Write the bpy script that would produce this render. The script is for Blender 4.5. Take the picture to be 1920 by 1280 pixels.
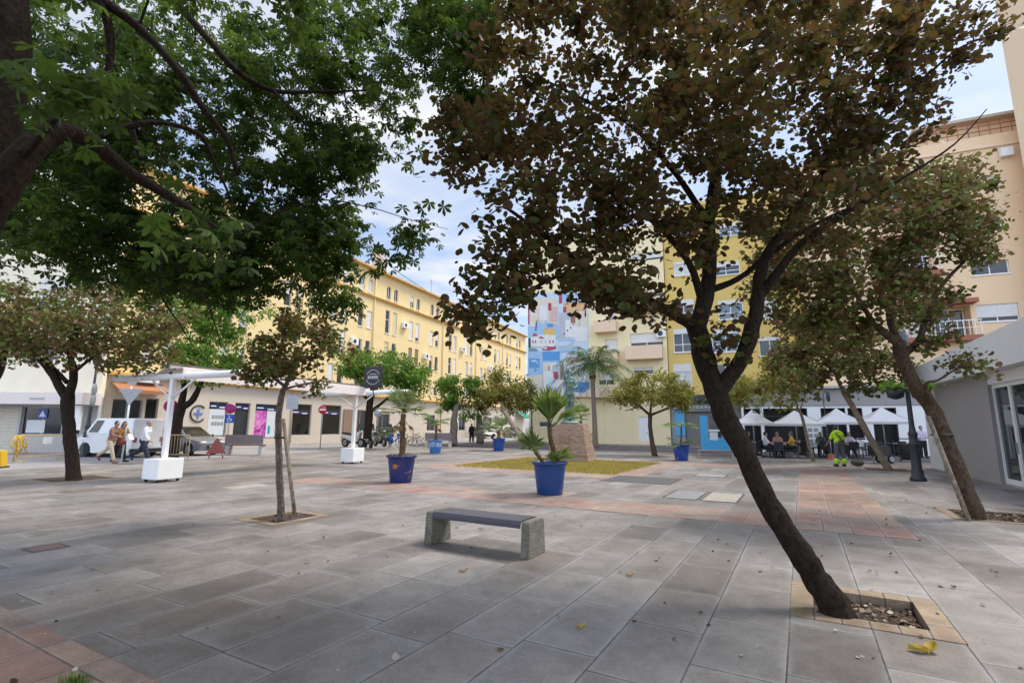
import bpy, bmesh, math, random
import numpy as np
from mathutils import Vector, Matrix
R=math.radians
S=bpy.context.scene; C=S.collection
for o in list(bpy.data.objects): bpy.data.objects.remove(o)

# ---------------------------------------------------------------- camera
FPX=944.0; PITCH=R(9.5); ROLL=R(0.4); EYE=1.62      # focal length in px of a 1920 px wide picture
_f=np.array([0,math.cos(PITCH),math.sin(PITCH)]); _r=np.array([1.,0,0]); _u=np.array([0,-math.sin(PITCH),math.cos(PITCH)])
_r2=_r*math.cos(ROLL)+_u*math.sin(ROLL); _u2=_u*math.cos(ROLL)-_r*math.sin(ROLL)
cd=bpy.data.cameras.new('camera'); cam=bpy.data.objects.new('camera',cd); C.objects.link(cam); S.camera=cam
cd.sensor_width=36; cd.lens=FPX/1920*36; cd.clip_start=.05; cd.clip_end=900
_m=Matrix(((_r2[0],_u2[0],-_f[0],0),(_r2[1],_u2[1],-_f[1],0),(_r2[2],_u2[2],-_f[2],EYE),(0,0,0,1)))
cam.matrix_world=_m
# ---------------------------------------------------------------- world, sun, exposure
SUN_EL=R(58); SUN_AZ=R(62)                          # azimuth clockwise from the camera's forward axis
w=bpy.data.worlds.new('World'); S.world=w; w.use_nodes=True
nt=w.node_tree; N=nt.nodes; Lk=nt.links
for n in list(N): N.remove(n)
def wn(t,**k):
    n=N.new(t)
    for a,b in k.items(): setattr(n,a,b)
    return n
sky=wn('ShaderNodeTexSky',sky_type='NISHITA',sun_disc=False,sun_elevation=SUN_EL,sun_rotation=SUN_AZ,air_density=1.0,dust_density=1.6,ozone_density=1.0)
tc=wn('ShaderNodeTexCoord'); sx=wn('ShaderNodeSeparateXYZ'); Lk.new(tc.outputs['Generated'],sx.inputs[0])
# clouds: direction divided by height gives a flat cloud layer
zm=wn('ShaderNodeMath',operation='MAXIMUM'); zm.inputs[1].default_value=.06; Lk.new(sx.outputs[2],zm.inputs[0])
dv=wn('ShaderNodeVectorMath',operation='DIVIDE'); cz=wn('ShaderNodeCombineXYZ')
for i in range(3): Lk.new(zm.outputs[0],cz.inputs[i])
Lk.new(tc.outputs['Generated'],dv.inputs[0]); Lk.new(cz.outputs[0],dv.inputs[1])
no=wn('ShaderNodeTexNoise'); no.inputs['Scale'].default_value=1.15; no.inputs['Detail'].default_value=8; no.inputs['Roughness'].default_value=.55; no.inputs['Distortion'].default_value=.5
Lk.new(dv.outputs[0],no.inputs['Vector'])
cr=wn('ShaderNodeValToRGB'); cr.color_ramp.elements[0].position=.42; cr.color_ramp.elements[1].position=.72
Lk.new(no.outputs[0],cr.inputs[0])
mx=wn('ShaderNodeMix',data_type='RGBA'); Lk.new(cr.outputs[0],mx.inputs[0]); Lk.new(sky.outputs[0],mx.inputs[6])
mul=wn('ShaderNodeVectorMath',operation='SCALE'); mul.inputs['Scale'].default_value=1.0
mx.inputs[7].default_value=(5.1,5.03,4.9,1)
ms=wn('ShaderNodeMix',data_type='RGBA'); ms.inputs[0].default_value=.55; ms.inputs[7].default_value=(2.7,3.3,4.6,1)
Lk.new(sky.outputs[0],ms.inputs[6]); Lk.new(ms.outputs[2],mx.inputs[6])
bg=wn('ShaderNodeBackground'); bg.inputs[1].default_value=.15
ow=wn('ShaderNodeOutputWorld'); # sky brightened behind the camera and dimmed ahead, added to light the facades
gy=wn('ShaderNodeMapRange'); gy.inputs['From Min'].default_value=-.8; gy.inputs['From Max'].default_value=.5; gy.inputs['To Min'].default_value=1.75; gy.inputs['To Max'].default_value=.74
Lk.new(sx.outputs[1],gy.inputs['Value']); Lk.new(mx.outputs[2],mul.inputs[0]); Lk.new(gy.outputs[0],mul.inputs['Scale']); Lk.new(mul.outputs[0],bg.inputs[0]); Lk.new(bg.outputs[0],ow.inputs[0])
sl=bpy.data.lights.new('sun','SUN'); sl.energy=2.2; sl.angle=R(18); sl.color=(1,.94,.84)
sun=bpy.data.objects.new('sun',sl); C.objects.link(sun)
sd=Vector((math.sin(SUN_AZ)*math.cos(SUN_EL),math.cos(SUN_AZ)*math.cos(SUN_EL),math.sin(SUN_EL)))
sun.rotation_euler=sd.to_track_quat('Z','Y').to_euler()
S.view_settings.view_transform='Standard'; S.view_settings.look='None'; S.view_settings.exposure=.92; S.view_settings.gamma=1
S.render.engine='CYCLES'; S.cycles.max_bounces=6; S.cycles.transparent_max_bounces=8
S.render.resolution_x=1024; S.render.resolution_y=682

# ---------------------------------------------------------------- measuring helpers: picture point -> real place
def ray(x,y): return _f*FPX+(x-960)*_r2-(y-640)*_u2
def G(x,y,z=0.0):
    d=ray(x,y); t=(z-EYE)/d[2]; return Vector((d[0]*t,d[1]*t,z))
def P(x,y,Y):
    d=ray(x,y); t=Y/d[1]; return Vector((d[0]*t,d[1]*t,EYE+d[2]*t))
def zat(x,y,Y): return P(x,y,Y).z
PA=R(29.6)                                            # plaza grid: u runs away to the right, v across
def W(v,u,z=0.0): return Vector((u*math.sin(PA)+v*math.cos(PA), u*math.cos(PA)-v*math.sin(PA), z))

# ---------------------------------------------------------------- mesh builder
class MB:
    def __init__(s): s.v=[]; s.f=[]; s.m=[]; s.sm=[]
    def add(s,vs,fs,mi=0,smooth=False):
        n=len(s.v); s.v+= [tuple(p) for p in vs]
        for f in fs: s.f.append([i+n for i in f]); s.m.append(mi); s.sm.append(smooth)
        return s
    def box(s,x0,x1,y0,y1,z0,z1,mi=0,M=None):
        vs=[Vector((x,y,z)) for z in (z0,z1) for y in (y0,y1) for x in (x0,x1)]
        if M is not None: vs=[M@p for p in vs]
        return s.add(vs,[(0,2,3,1),(4,5,7,6),(0,1,5,4),(2,6,7,3),(0,4,6,2),(1,3,7,5)],mi)
    def cbox(s,c,d,mi=0,M=None):
        return s.box(c[0]-d[0]/2,c[0]+d[0]/2,c[1]-d[1]/2,c[1]+d[1]/2,c[2]-d[2]/2,c[2]+d[2]/2,mi,M)
    def prism(s,poly,z0,z1,mi=0,M=None,axis='z'):
        n=len(poly)
        def mk(a,b,h):
            p=Vector((a,b,h)) if axis=='z' else (Vector((a,h,b)) if axis=='y' else Vector((h,a,b)))
            return M@p if M is not None else p
        vs=[mk(a,b,z0) for a,b in poly]+[mk(a,b,z1) for a,b in poly]
        fs=[tuple(range(n))[::-1],tuple(range(n,2*n))]+[(i,(i+1)%n,n+(i+1)%n,n+i) for i in range(n)]
        return s.add(vs,fs,mi)
    def tube(s,pts,rad,n=8,mi=0,caps=True,smooth=True):
        pts=[Vector(p) for p in pts]; k=len(pts)
        if not hasattr(rad,'__len__'): rad=[rad]*k
        rings=[]; up=Vector((0,0,1)); prev=None
        for i in range(k):
            t=(pts[min(i+1,k-1)]-pts[max(i-1,0)])
            if t.length<1e-9: t=Vector((0,0,1))
            t.normalize()
            if prev is None:
                a=up if abs(t.z)<.9 else Vector((1,0,0)); x=t.cross(a).normalized()
            else:
                x=prev-t*prev.dot(t)
                if x.length<1e-6: x=t.cross(Vector((1,0,0)))
                x.normalize()
            prev=x; y=t.cross(x)
            rings.append([pts[i]+(x*math.cos(2*math.pi*j/n)+y*math.sin(2*math.pi*j/n))*rad[i] for j in range(n)])
        vs=[p for r in rings for p in r]
        fs=[(i*n+j,i*n+(j+1)%n,(i+1)*n+(j+1)%n,(i+1)*n+j) for i in range(k-1) for j in range(n)]
        s.add(vs,fs,mi,smooth)
        if caps:
            b=len(s.v)-k*n
            s.f.append([b+j for j in range(n)][::-1]); s.m.append(mi); s.sm.append(False)
            s.f.append([b+(k-1)*n+j for j in range(n)]); s.m.append(mi); s.sm.append(False)
        return s
    def lathe(s,prof,n=24,c=(0,0,0),mi=0,smooth=True,M=None):
        vs=[]; c=Vector(c)
        for r,z in prof:
            for j in range(n):
                p=c+Vector((r*math.cos(2*math.pi*j/n),r*math.sin(2*math.pi*j/n),z)); vs.append(M@p if M is not None else p)
        fs=[(i*n+j,i*n+(j+1)%n,(i+1)*n+(j+1)%n,(i+1)*n+j) for i in range(len(prof)-1) for j in range(n)]
        b=len(s.v); s.add(vs,fs,mi,smooth)
        if prof[0][0]>1e-4: s.f.append([b+j for j in range(n)][::-1]); s.m.append(mi); s.sm.append(False)
        if prof[-1][0]>1e-4: s.f.append([b+(len(prof)-1)*n+j for j in range(n)]); s.m.append(mi); s.sm.append(False)
        return s
    def ball(s,c,r,n=10,mi=0,M=None):
        if not hasattr(r,'__len__'): r=(r,r,r)
        k=max(4,n//2); vs=[]; c=Vector(c)
        for i in range(k+1):
            a=math.pi*i/k
            for j in range(n):
                b=2*math.pi*j/n
                p=c+Vector((r[0]*math.sin(a)*math.cos(b),r[1]*math.sin(a)*math.sin(b),-r[2]*math.cos(a))); vs.append(M@p if M is not None else p)
        return s.add(vs,[(i*n+j,i*n+(j+1)%n,(i+1)*n+(j+1)%n,(i+1)*n+j) for i in range(k) for j in range(n)],mi,True)
    def torus(s,c,R0,r0,n=24,k=6,mi=0,M=None,a0=0,a1=2*math.pi):
        pts=[Vector(c)+(Vector((R0*math.cos(a0+(a1-a0)*i/n),0,R0*math.sin(a0+(a1-a0)*i/n)))) for i in range(n+1)]
        if M is not None: pts=[M@p for p in pts]
        return s.tube(pts,r0,k,mi,caps=abs(a1-a0)<6.28)
    def wall(s,x0,x1,z0,z1,holes,y=0.0,depth=.2,mi=0,mr=None):
        xs=sorted({x0,x1}|{h[0] for h in holes}|{h[1] for h in holes}); zs=sorted({z0,z1}|{h[2] for h in holes}|{h[3] for h in holes})
        xs=[x for x in xs if x0<=x<=x1]; zs=[z for z in zs if z0<=z<=z1]
        for i in range(len(xs)-1):
            j=0
            while j<len(zs)-1:
                cx=(xs[i]+xs[i+1])/2
                def inh(jj):
                    q=(zs[jj]+zs[jj+1])/2
                    return any(h[0]<cx<h[1] and h[2]<q<h[3] for h in holes)
                if inh(j): j+=1; continue
                k=j
                while k<len(zs)-1 and not inh(k): k+=1
                s.add([(xs[i],y,zs[j]),(xs[i+1],y,zs[j]),(xs[i+1],y,zs[k]),(xs[i],y,zs[k])],[(0,1,2,3)],mi); j=k
        for a,b,c,d in holes:
            q=y+depth; m2=mi if mr is None else mr
            s.add([(a,y,c),(b,y,c),(b,y,d),(a,y,d),(a,q,c),(b,q,c),(b,q,d),(a,q,d)],[(0,4,5,1),(1,5,6,2),(2,6,7,3),(3,7,4,0)],m2)
        return s
    def mesh(s,name,mats):
        me=bpy.data.meshes.new(name); me.from_pydata(s.v,[],s.f)
        for m in (mats if isinstance(mats,(list,tuple)) else [mats]): me.materials.append(m)
        me.polygons.foreach_set('material_index',s.m); me.polygons.foreach_set('use_smooth',s.sm); me.update(); return me
    def build(s,name,mats,parent=None,loc=None,rz=0):
        return put(name,s.mesh(name,mats),parent,loc,rz)
def put(name,me,parent=None,loc=None,rz=0):
    o=bpy.data.objects.new(name,me); C.objects.link(o)
    if parent is not None: o.parent=parent
    if loc is not None: o.location=loc
    if rz: o.rotation_euler=(0,0,rz)
    return o
def tag(o,label=None,cat=None,group=None,kind=None):
    if label: o['label']=label
    if cat: o['category']=cat
    if group: o['group']=group
    if kind: o['kind']=kind
    return o
def thing(name,label,cat,loc=(0,0,0),rz=0,group=None):
    o=bpy.data.objects.new(name,None); C.objects.link(o); o.location=loc; o.rotation_euler=(0,0,rz); o.empty_display_size=.2
    return tag(o,label,cat,group)
def dup(root,loc,rz=None,label=None,scale=None):
    def cp(o,p):
        c=o.copy(); C.objects.link(c)
        if p is not None: c.parent=p
        for ch in [q for q in bpy.data.objects if q.parent is o]: cp(ch,c)
        return c
    kids=[q for q in root.children]
    c=root.copy(); C.objects.link(c); c.location=loc
    if rz is not None: c.rotation_euler=(0,0,rz)
    if scale: c.scale=(scale,)*3
    if label: c['label']=label
    for k in kids:
        d=k.copy(); C.objects.link(d); d.parent=c
        for g in k.children:
            e=g.copy(); C.objects.link(e); e.parent=d
    return c
def bevel(o,w=.01,seg=2):
    b=o.modifiers.new('bevel','BEVEL'); b.width=w; b.segments=seg; b.limit_method='ANGLE'; b.angle_limit=R(40)
    return o

# ---------------------------------------------------------------- materials
class NT:
    def __init__(s,m): s.t=m.node_tree; s.n=s.t.nodes
    def new(s,ty,ins=None,**k):
        n=s.n.new(ty)
        for a,b in k.items(): setattr(n,a,b)
        if ins:
            for a,b in ins.items():
                if hasattr(b,'is_output'): s.t.links.new(b,n.inputs[a])
                else: n.inputs[a].default_value=b
        return n
    def math(s,op,a,b=None,c=None,clamp=False):
        ins={0:a}
        if b is not None: ins[1]=b
        if c is not None: ins[2]=c
        return s.new('ShaderNodeMath',ins,operation=op,use_clamp=clamp).outputs[0]
    def mix(s,f,a,b,mode='MIX'):
        n=s.new('ShaderNodeMix',data_type='RGBA',blend_type=mode)
        for i,x in ((0,f),(6,a),(7,b)):
            if hasattr(x,'is_output'): s.t.links.new(x,n.inputs[i])
            else: n.inputs[i].default_value=x if i==0 else (tuple(x)+(1,))[:4]
        return n.outputs[2]
    def noise(s,vec,scale,detail=4,rough=.55,dist=0):
        ins={'Scale':scale,'Detail':detail,'Roughness':rough,'Distortion':dist}
        if vec is not None: ins['Vector']=vec
        return s.new('ShaderNodeTexNoise',ins)
    def ramp(s,f,stops):
        n=s.new('ShaderNodeValToRGB',{0:f}); e=n.color_ramp.elements
        while len(e)<len(stops): e.new(.5)
        for q,(p,c) in zip(e,stops):
            q.position=p; q.color=(tuple(c)+(1,))[:4] if hasattr(c,'__len__') else (c,c,c,1)
        return n.outputs[0]
def mat(name,col,rough=.6,var=.12,scale=6,bump=0.0,bscale=40,metal=0.0,spec=.5,dirt=0.0,dcol=(.12,.10,.08),dscale=.8,coat=0):
    m=bpy.data.materials.new(name); m.use_nodes=True; q=NT(m); b=q.n['Principled BSDF']
    b.inputs['Roughness'].default_value=rough; b.inputs['Metallic'].default_value=metal; b.inputs['Specular IOR Level'].default_value=spec
    b.inputs['Coat Weight'].default_value=coat
    tcn=q.new('ShaderNodeTexCoord').outputs['Object']
    nz=q.noise(tcn,scale,5,.6)
    lo=tuple(max(0,c*(1-var)) for c in col[:3]); hi=tuple(min(1,c*(1+var)) for c in col[:3])
    c=q.ramp(nz.outputs[0],[(.25,lo),(.75,hi)])
    if dirt>0:
        d=q.noise(tcn,dscale,6,.65,.6)
        f=q.math('MULTIPLY',q.ramp(d.outputs[0],[(.48,0),(.75,1)]),dirt)
        c=q.mix(f,c,dcol)
    q.t.links.new(c,b.inputs['Base Color'])
    if bump>0:
        bn=q.new('ShaderNodeBump',{'Height':q.noise(tcn,bscale,4).outputs[0],'Strength':bump,'Distance':.02})
        q.t.links.new(bn.outputs[0],b.inputs['Normal'])
    return m
def glassmat(name,col=(.02,.025,.03),rough=.06,spec=.6,var=.5):
    return mat(name,col,rough,var,1.2,spec=spec)
def barkmat(name,col,sc=14):
    m=bpy.data.materials.new(name); m.use_nodes=True; q=NT(m); b=q.n['Principled BSDF']; b.inputs['Roughness'].default_value=.95; b.inputs['Specular IOR Level'].default_value=.15
    tcn=q.new('ShaderNodeTexCoord').outputs['Object']
    mp=q.new('ShaderNodeMapping',{'Vector':tcn,'Scale':(1,1,.55)}).outputs[0]
    a=q.noise(mp,sc,8,.68,.5); v=q.new('ShaderNodeTexVoronoi',{'Vector':mp,'Scale':sc*2.2,'Randomness':1.0},feature='F1')
    h=q.math('ADD',a.outputs[0],q.math('MULTIPLY',v.outputs[0],.35))
    c=q.ramp(h,[(.35,[x*.35 for x in col]),(.6,col),(.85,[min(1,x*1.7) for x in col])])
    l=q.noise(tcn,3.1,3); c=q.mix(q.ramp(l.outputs[0],[(.5,0),(.72,.5)]),c,[x*1.5+.006 for x in col])
    q.t.links.new(c,b.inputs['Base Color'])
    bn=q.new('ShaderNodeBump',{'Height':h,'Strength':1.0,'Distance':.05}); q.t.links.new(bn.outputs[0],b.inputs['Normal'])
    return m
def leafmat(name,stops,trans=.35,rough=.45,tint=(.22,.30,.03)):
    m=bpy.data.materials.new(name); m.use_nodes=True; q=NT(m); b=q.n['Principled BSDF']; out=q.n['Material Output']
    g=q.new('ShaderNodeNewGeometry'); c=q.ramp(g.outputs['Random Per Island'],stops)
    tcn=q.new('ShaderNodeTexCoord').outputs['Object']
    nz=q.noise(tcn,1.1,3); 
    hs=q.new('ShaderNodeHueSaturation',{'Hue':.5,'Saturation':1.0,'Value':q.math('ADD',q.math('MULTIPLY',nz.outputs[0],.9),.55),'Color':c})
    c2=hs.outputs[0]
    q.t.links.new(c2,b.inputs['Base Color']); b.inputs['Roughness'].default_value=rough; b.inputs['Specular IOR Level'].default_value=.18
    tr=q.new('ShaderNodeBsdfTranslucent',{'Color':q.mix(.55,c2,tint)})
    mxs=q.new('ShaderNodeMixShader',{0:trans,1:b.outputs[0],2:tr.outputs[0]}); q.t.links.new(mxs.outputs[0],out.inputs[0])
    return m
def pavemat(name,cols,wv=.59,lu=1.03,off=.21,stag=1.0,halo=.35,midk=.62,joint=.0068,dark=(.05,.047,.045),stain=.75):
    """slabs laid in rows along the local y axis; every slab its own tone"""
    m=bpy.data.materials.new(name); m.use_nodes=True; q=NT(m); b=q.n['Principled BSDF']
    tcn=q.new('ShaderNodeTexCoord').outputs['Object']; xyz=q.new('ShaderNodeSeparateXYZ',{0:tcn})
    wob=q.noise(tcn,2.5,2).outputs[0]
    v=q.math('ADD',q.math('DIVIDE',q.math('ADD',xyz.outputs[0],off),wv),400)
    row=q.math('FLOOR',v); fv=q.math('FRACT',v)
    rn=q.new('ShaderNodeTexWhiteNoise',{'W':row},noise_dimensions='1D').outputs[0]
    u=q.math('ADD',q.math('ADD',q.math('DIVIDE',xyz.outputs[1],lu),q.math('MULTIPLY',rn,stag)),400)
    col=q.math('FLOOR',u); fu=q.math('FRACT',u)
    dv=q.math('MULTIPLY',q.math('MINIMUM',fv,q.math('SUBTRACT',1,fv)),wv); du=q.math('MULTIPLY',q.math('MINIMUM',fu,q.math('SUBTRACT',1,fu)),lu)
    d=q.math('MINIMUM',dv,du)
    cell=q.new('ShaderNodeCombineXYZ',{0:row,1:col,2:0.0}).outputs[0]
    wn3=q.new('ShaderNodeTexWhiteNoise',{'Vector':cell},noise_dimensions='3D')
    base=q.ramp(wn3.outputs[0],cols)
    # grain and per-slab offset cloud
    sc=q.new('ShaderNodeVectorMath',{0:tcn,1:wn3.outputs[1]},operation='ADD').outputs[0]
    cl=q.noise(sc,2.3,6,.62,.4).outputs[0]; fine=q.noise(tcn,95,3,.6).outputs[0]
    base=q.mix(1.0,base,q.ramp(cl,[(.25,.66),(.75,1.25)]),'MULTIPLY')
    base=q.mix(1.0,base,q.ramp(fine,[(.2,.66),(.8,1.32)]),'MULTIPLY')
    base=q.mix(1.0,base,q.ramp(q.noise(tcn,26,4,.7).outputs[0],[(.3,.86),(.7,1.13)]),'MULTIPLY')
    big=q.noise(tcn,.33,5,.6,.6).outputs[0]
    base=q.mix(q.math('MULTIPLY',q.ramp(big,[(.42,0),(.7,1)]),stain),base,q.mix(1.0,base,(.55,.50,.46),'MULTIPLY'))
    gr=q.noise(tcn,6.5,7,.72,.9).outputs[0]
    base=q.mix(q.math('MULTIPLY',q.ramp(gr,[(.50,0),(.68,1)]),.45),base,q.mix(1.0,base,(.60,.55,.50),'MULTIPLY'))
    base=q.mix(q.math('MULTIPLY',q.ramp(gr,[(.28,1),(.40,0)]),.30),base,(.42,.40,.37))
    # worn brown middles, washed blue-grey edges
    mid=q.ramp(q.math('ADD',d,q.math('MULTIPLY',q.math('SUBTRACT',cl,.5),.10)),[(.015,0),(.085,1)])
    wv_=q.ramp(q.noise(tcn,.55,4).outputs[0],[(.42,.1),(.62,1)])
    base=q.mix(q.math('MULTIPLY',q.math('MULTIPLY',mid,wv_),midk),base,q.mix(1.0,base,(.70,.655,.62),'MULTIPLY'))
    # pale rim along worn joints
    hn=q.ramp(q.noise(tcn,.9,3).outputs[0],[(.38,0),(.62,1)])
    hal=q.math('MULTIPLY',q.math('MULTIPLY',q.math('SUBTRACT',1,q.math('DIVIDE',d,.05),clamp=True),hn),halo)
    base=q.mix(hal,base,(.38,.38,.395))
    # scuffs, gum and bird spots
    vo=q.new('ShaderNodeTexVoronoi',{'Vector':tcn,'Scale':3.3,'Randomness':1.0})
    spot=q.math('LESS_THAN',vo.outputs[0],q.math('MULTIPLY',q.new('ShaderNodeSeparateColor',{0:vo.outputs[1]}).outputs[0],.055))
    base=q.mix(q.math('MULTIPLY',spot,.55),base,(.5,.49,.46))
    vo2=q.new('ShaderNodeTexVoronoi',{'Vector':tcn,'Scale':5.1,'Randomness':1.0})
    sp2=q.math('LESS_THAN',vo2.outputs[0],q.math('MULTIPLY',q.new('ShaderNodeSeparateColor',{0:vo2.outputs[1]}).outputs[1],.06))
    base=q.mix(q.math('MULTIPLY',sp2,.6),base,(.06,.055,.05))
    jm=q.math('LESS_THAN',d,q.math('MULTIPLY',q.math('ADD',q.math('MULTIPLY',q.noise(tcn,14,3).outputs[0],1.1),q.math('MULTIPLY',wob,.5)),joint*1.1))
    jv=q.ramp(q.noise(tcn,1.7,3).outputs[0],[(.3,.55),(.6,1)])
    base=q.mix(q.math('MULTIPLY',jm,jv),base,dark)
    q.t.links.new(base,b.inputs['Base Color'])
    rg=q.math('ADD',q.math('MULTIPLY',cl,.3),.42); q.t.links.new(rg,b.inputs['Roughness']); b.inputs['Specular IOR Level'].default_value=.4
    h=q.math('ADD',q.math('ADD',q.math('MULTIPLY',fine,.06),q.math('MULTIPLY',cl,.12)),q.math('ADD',q.math('MULTIPLY',q.math('MINIMUM',q.math('DIVIDE',d,.012),1.0),.35),q.math('MULTIPLY',wn3.outputs[0],.1)))
    rgb=q.new('ShaderNodeSeparateColor',{0:wn3.outputs[1]})
    tilt=q.math('ADD',q.math('MULTIPLY',q.math('SUBTRACT',fu,.5),q.math('SUBTRACT',rgb.outputs[0],.5)),q.math('MULTIPLY',q.math('SUBTRACT',fv,.5),q.math('SUBTRACT',rgb.outputs[1],.5)))
    pit=q.noise(tcn,38,5,.7).outputs[0]
    h=q.math('ADD',q.math('ADD',h,q.math('MULTIPLY',tilt,.9)),q.math('MULTIPLY',pit,.22))
    bn=q.new('ShaderNodeBump',{'Height':h,'Strength':.6,'Distance':.012}); q.t.links.new(bn.outputs[0],b.inputs['Normal'])
    return m
def striped(name,c1,c2,freq,axis=2,duty=.5,rough=.5,var=.1):
    m=mat(name,c1,rough,var); q=NT(m); b=q.n['Principled BSDF']; src=b.inputs['Base Color'].links[0].from_socket
    x=q.new('ShaderNodeSeparateXYZ',{0:q.new('ShaderNodeTexCoord').outputs['Object']}).outputs[axis]
    fr=q.math('FRACT',q.math('MULTIPLY',x,freq))
    q.t.links.new(q.mix(q.math('LESS_THAN',fr,duty),src,c2),b.inputs['Base Color'])
    bn=q.new('ShaderNodeBump',{'Height':q.math('ABSOLUTE',q.math('SUBTRACT',fr,.5)),'Strength':.5,'Distance':.02}); q.t.links.new(bn.outputs[0],b.inputs['Normal'])
    return m
GREY=[(0,(.165,.150,.137)),(.22,(.225,.208,.194)),(.5,(.255,.237,.223)),(.72,(.30,.280,.262)),(.86,(.215,.190,.170)),(.95,(.215,.208,.205)),(1,(.40,.365,.31))]
PINK=[(0,(.30,.19,.155)),(.35,(.36,.235,.185)),(.65,(.27,.22,.20)),(.85,(.36,.27,.20)),(1,(.33,.20,.17))]
M={}
M['pave']=pavemat('paving_slabs',GREY)
M['pink']=pavemat('pink_slabs',PINK,wv=.59,lu=.59,stag=.0,halo=.25)
M['pink2']=pavemat('pink_small_slabs',PINK,wv=.40,lu=.62,stag=.5,halo=.3,stain=.3)
M['sand']=pavemat('sandstone_border',[(0,(.26,.19,.12)),(.5,(.30,.225,.15)),(1,(.27,.18,.125))],wv=.2,lu=.62,stag=.5,halo=.1)
M['sidewalk']=pavemat('sidewalk_tiles',[(0,(.36,.30,.27)),(.5,(.42,.36,.32)),(1,(.40,.31,.27))],wv=.4,lu=.4,stag=0,halo=.2)
M['asphalt']=mat('asphalt',(.115,.105,.108),.85,.2,3,.3,60,dirt=.4,dcol=(.2,.19,.18),dscale=.4)
M['concrete']=mat('concrete',(.42,.40,.37),.8,.15,5,.3,70,dirt=.3)
M['kerb']=mat('kerbstone',(.45,.43,.40),.8,.15,5,.2,70)
M['soil']=mat('soil',(.055,.038,.026),.95,.5,18,.9,30)
M['white']=mat('white_paint',(.80,.80,.79),.45,.03,3,dirt=.12,dcol=(.5,.48,.45))
M['white_metal']=mat('white_powder_coat',(.78,.78,.78),.35,.03,3)
M['frame']=mat('white_window_frame',(.78,.78,.77),.4,.03)
M['glass']=glassmat('window_glass',(.035,.04,.045)); M['glass_dark']=glassmat('dark_glass',(.012,.013,.014))
M['glass_blue']=glassmat('blue_reflecting_glass',(.10,.15,.20)); M['curtain']=mat('net_curtain',(.55,.54,.52),.5,.2,9)
M['shutter']=striped('roller_shutter',(.72,.71,.68),(.52,.51,.48),22,2,.25)
M['shutter_dark']=striped('brown_shutter',(.30,.20,.13),(.16,.10,.06),20,2,.3)
M['shutter_yel']=striped('cream_shutter',(.66,.57,.36),(.48,.40,.22),20,2,.25)
M['black']=mat('black_paint',(.02,.021,.022),.45,.2); M['iron']=mat('dark_iron',(.028,.033,.034),.5,.3,30,.2,80)
M['grey_metal']=mat('galvanised_metal',(.38,.39,.40),.4,.1,8,metal=.6)
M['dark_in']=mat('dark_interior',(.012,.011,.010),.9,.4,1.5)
# ================================================================ SETTING: ground
def sheet(name,rects,holes,z,m,kind='structure',frame=True):
    """flat sheet in the plaza frame: local x = v, local y = u"""
    mb=MB()
    for (v0,v1,u0,u1) in rects:
        hs=[h for h in holes]
        xs=sorted({v0,v1}|{min(max(q,v0),v1) for h in hs for q in h[:2]}); ys=sorted({u0,u1}|{min(max(q,u0),u1) for h in hs for q in h[2:]})
        for i in range(len(xs)-1):
            for j in range(len(ys)-1):
                cx=(xs[i]+xs[i+1])/2; cy=(ys[j]+ys[j+1])/2
                if any(h[0]<cx<h[1] and h[2]<cy<h[3] for h in hs): continue
                mb.add([(xs[i],ys[j],0),(xs[i+1],ys[j],0),(xs[i+1],ys[j+1],0),(xs[i],ys[j+1],0)],[(0,1,2,3)])
    o=mb.build(name,m,None,(0,0,z),-PA)
    if kind: o['kind']=kind
    return o
PIT_A=(-.02,.79,5.52,6.30); PIT_Y=(-8.42,-7.70,5.66,6.52); PIT_C=(2.45,3.58,12.45,13.75)
PLAZA=(-31,16,-16,31.5)
sheet('ground',[(-400,400,-400,400)],[PLAZA],-.02,M['asphalt'])
sheet('plaza_paving',[PLAZA],[PIT_A,PIT_Y,PIT_C],0,M['pave'])
sheet('paving_band',[(-13.2,1.4,9.75,11.25)],[],.004,M['pink2'])
sheet('paving_band',[(-.21,1.35,11.25,24.0)],[],.004,M['pink'])
sheet('paving_band',[(-16,-1.0,-3,1.95)],[],.004,M['pink'])
sheet('paving_band',[(-13.5,-4.7,15.6,25.0)],[(-12.35,-5.65,17.0,23.6),(-5.45,-3.4,15.0,16.95)],.004,M['pink2'])
sheet('paving_band',[(-4.7,1.35,23.0,25.0)],[(-.21,1.35,20,24.0)],.004,M['pink2'])
BA=R(23.2)
def strip(name,pts,z,m,kind='structure',th=None):
    mb=MB()
    if th is None: mb.add([(p[0],p[1],0) for p in pts],[tuple(range(len(pts)))])
    else: mb.prism([(p[0],p[1]) for p in pts],-th,0)
    o=mb.build(name,m,None,(0,0,z)); o['kind']=kind; return o
YO=Vector((-9.3,59.5)); BD=Vector((math.sin(BA),math.cos(BA))); BN=Vector((math.cos(BA),-math.sin(BA)))
def yl(t,off): q=YO+BD*t+BN*off; return (q.x,q.y)
strip('road',[yl(-60,9.2),yl(40,9.2),yl(40,2.6),yl(-60,2.6)],.006,mat('worn_pale_road',(.27,.255,.25),.85,.12,2,.2,50,dirt=.4,dcol=(.17,.16,.16),dscale=.3))
strip('pavement',[yl(-60,2.6),yl(40,2.6),yl(40,-1),yl(-60,-1)],.12,M['sidewalk'],th=.14)
strip('kerb',[yl(-60,2.75),yl(40,2.75),yl(40,2.602),yl(-60,2.602)],.125,M['kerb'],th=.14)
MO=Vector((13.4,43.0))                                   # corner between cream and ochre buildings
def ml(t,off): q=MO+BN*t-BD*off; return (q.x,q.y)
strip('road',[ml(-17,8.6),ml(4,8.6),ml(4,1.8),ml(-17,1.8)],.011,M['asphalt'])
strip('pavement',[ml(-13.2,1.8),ml(3,1.8),ml(3,-1),ml(-13.2,-1)],.12,M['sidewalk'],th=.14)
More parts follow.
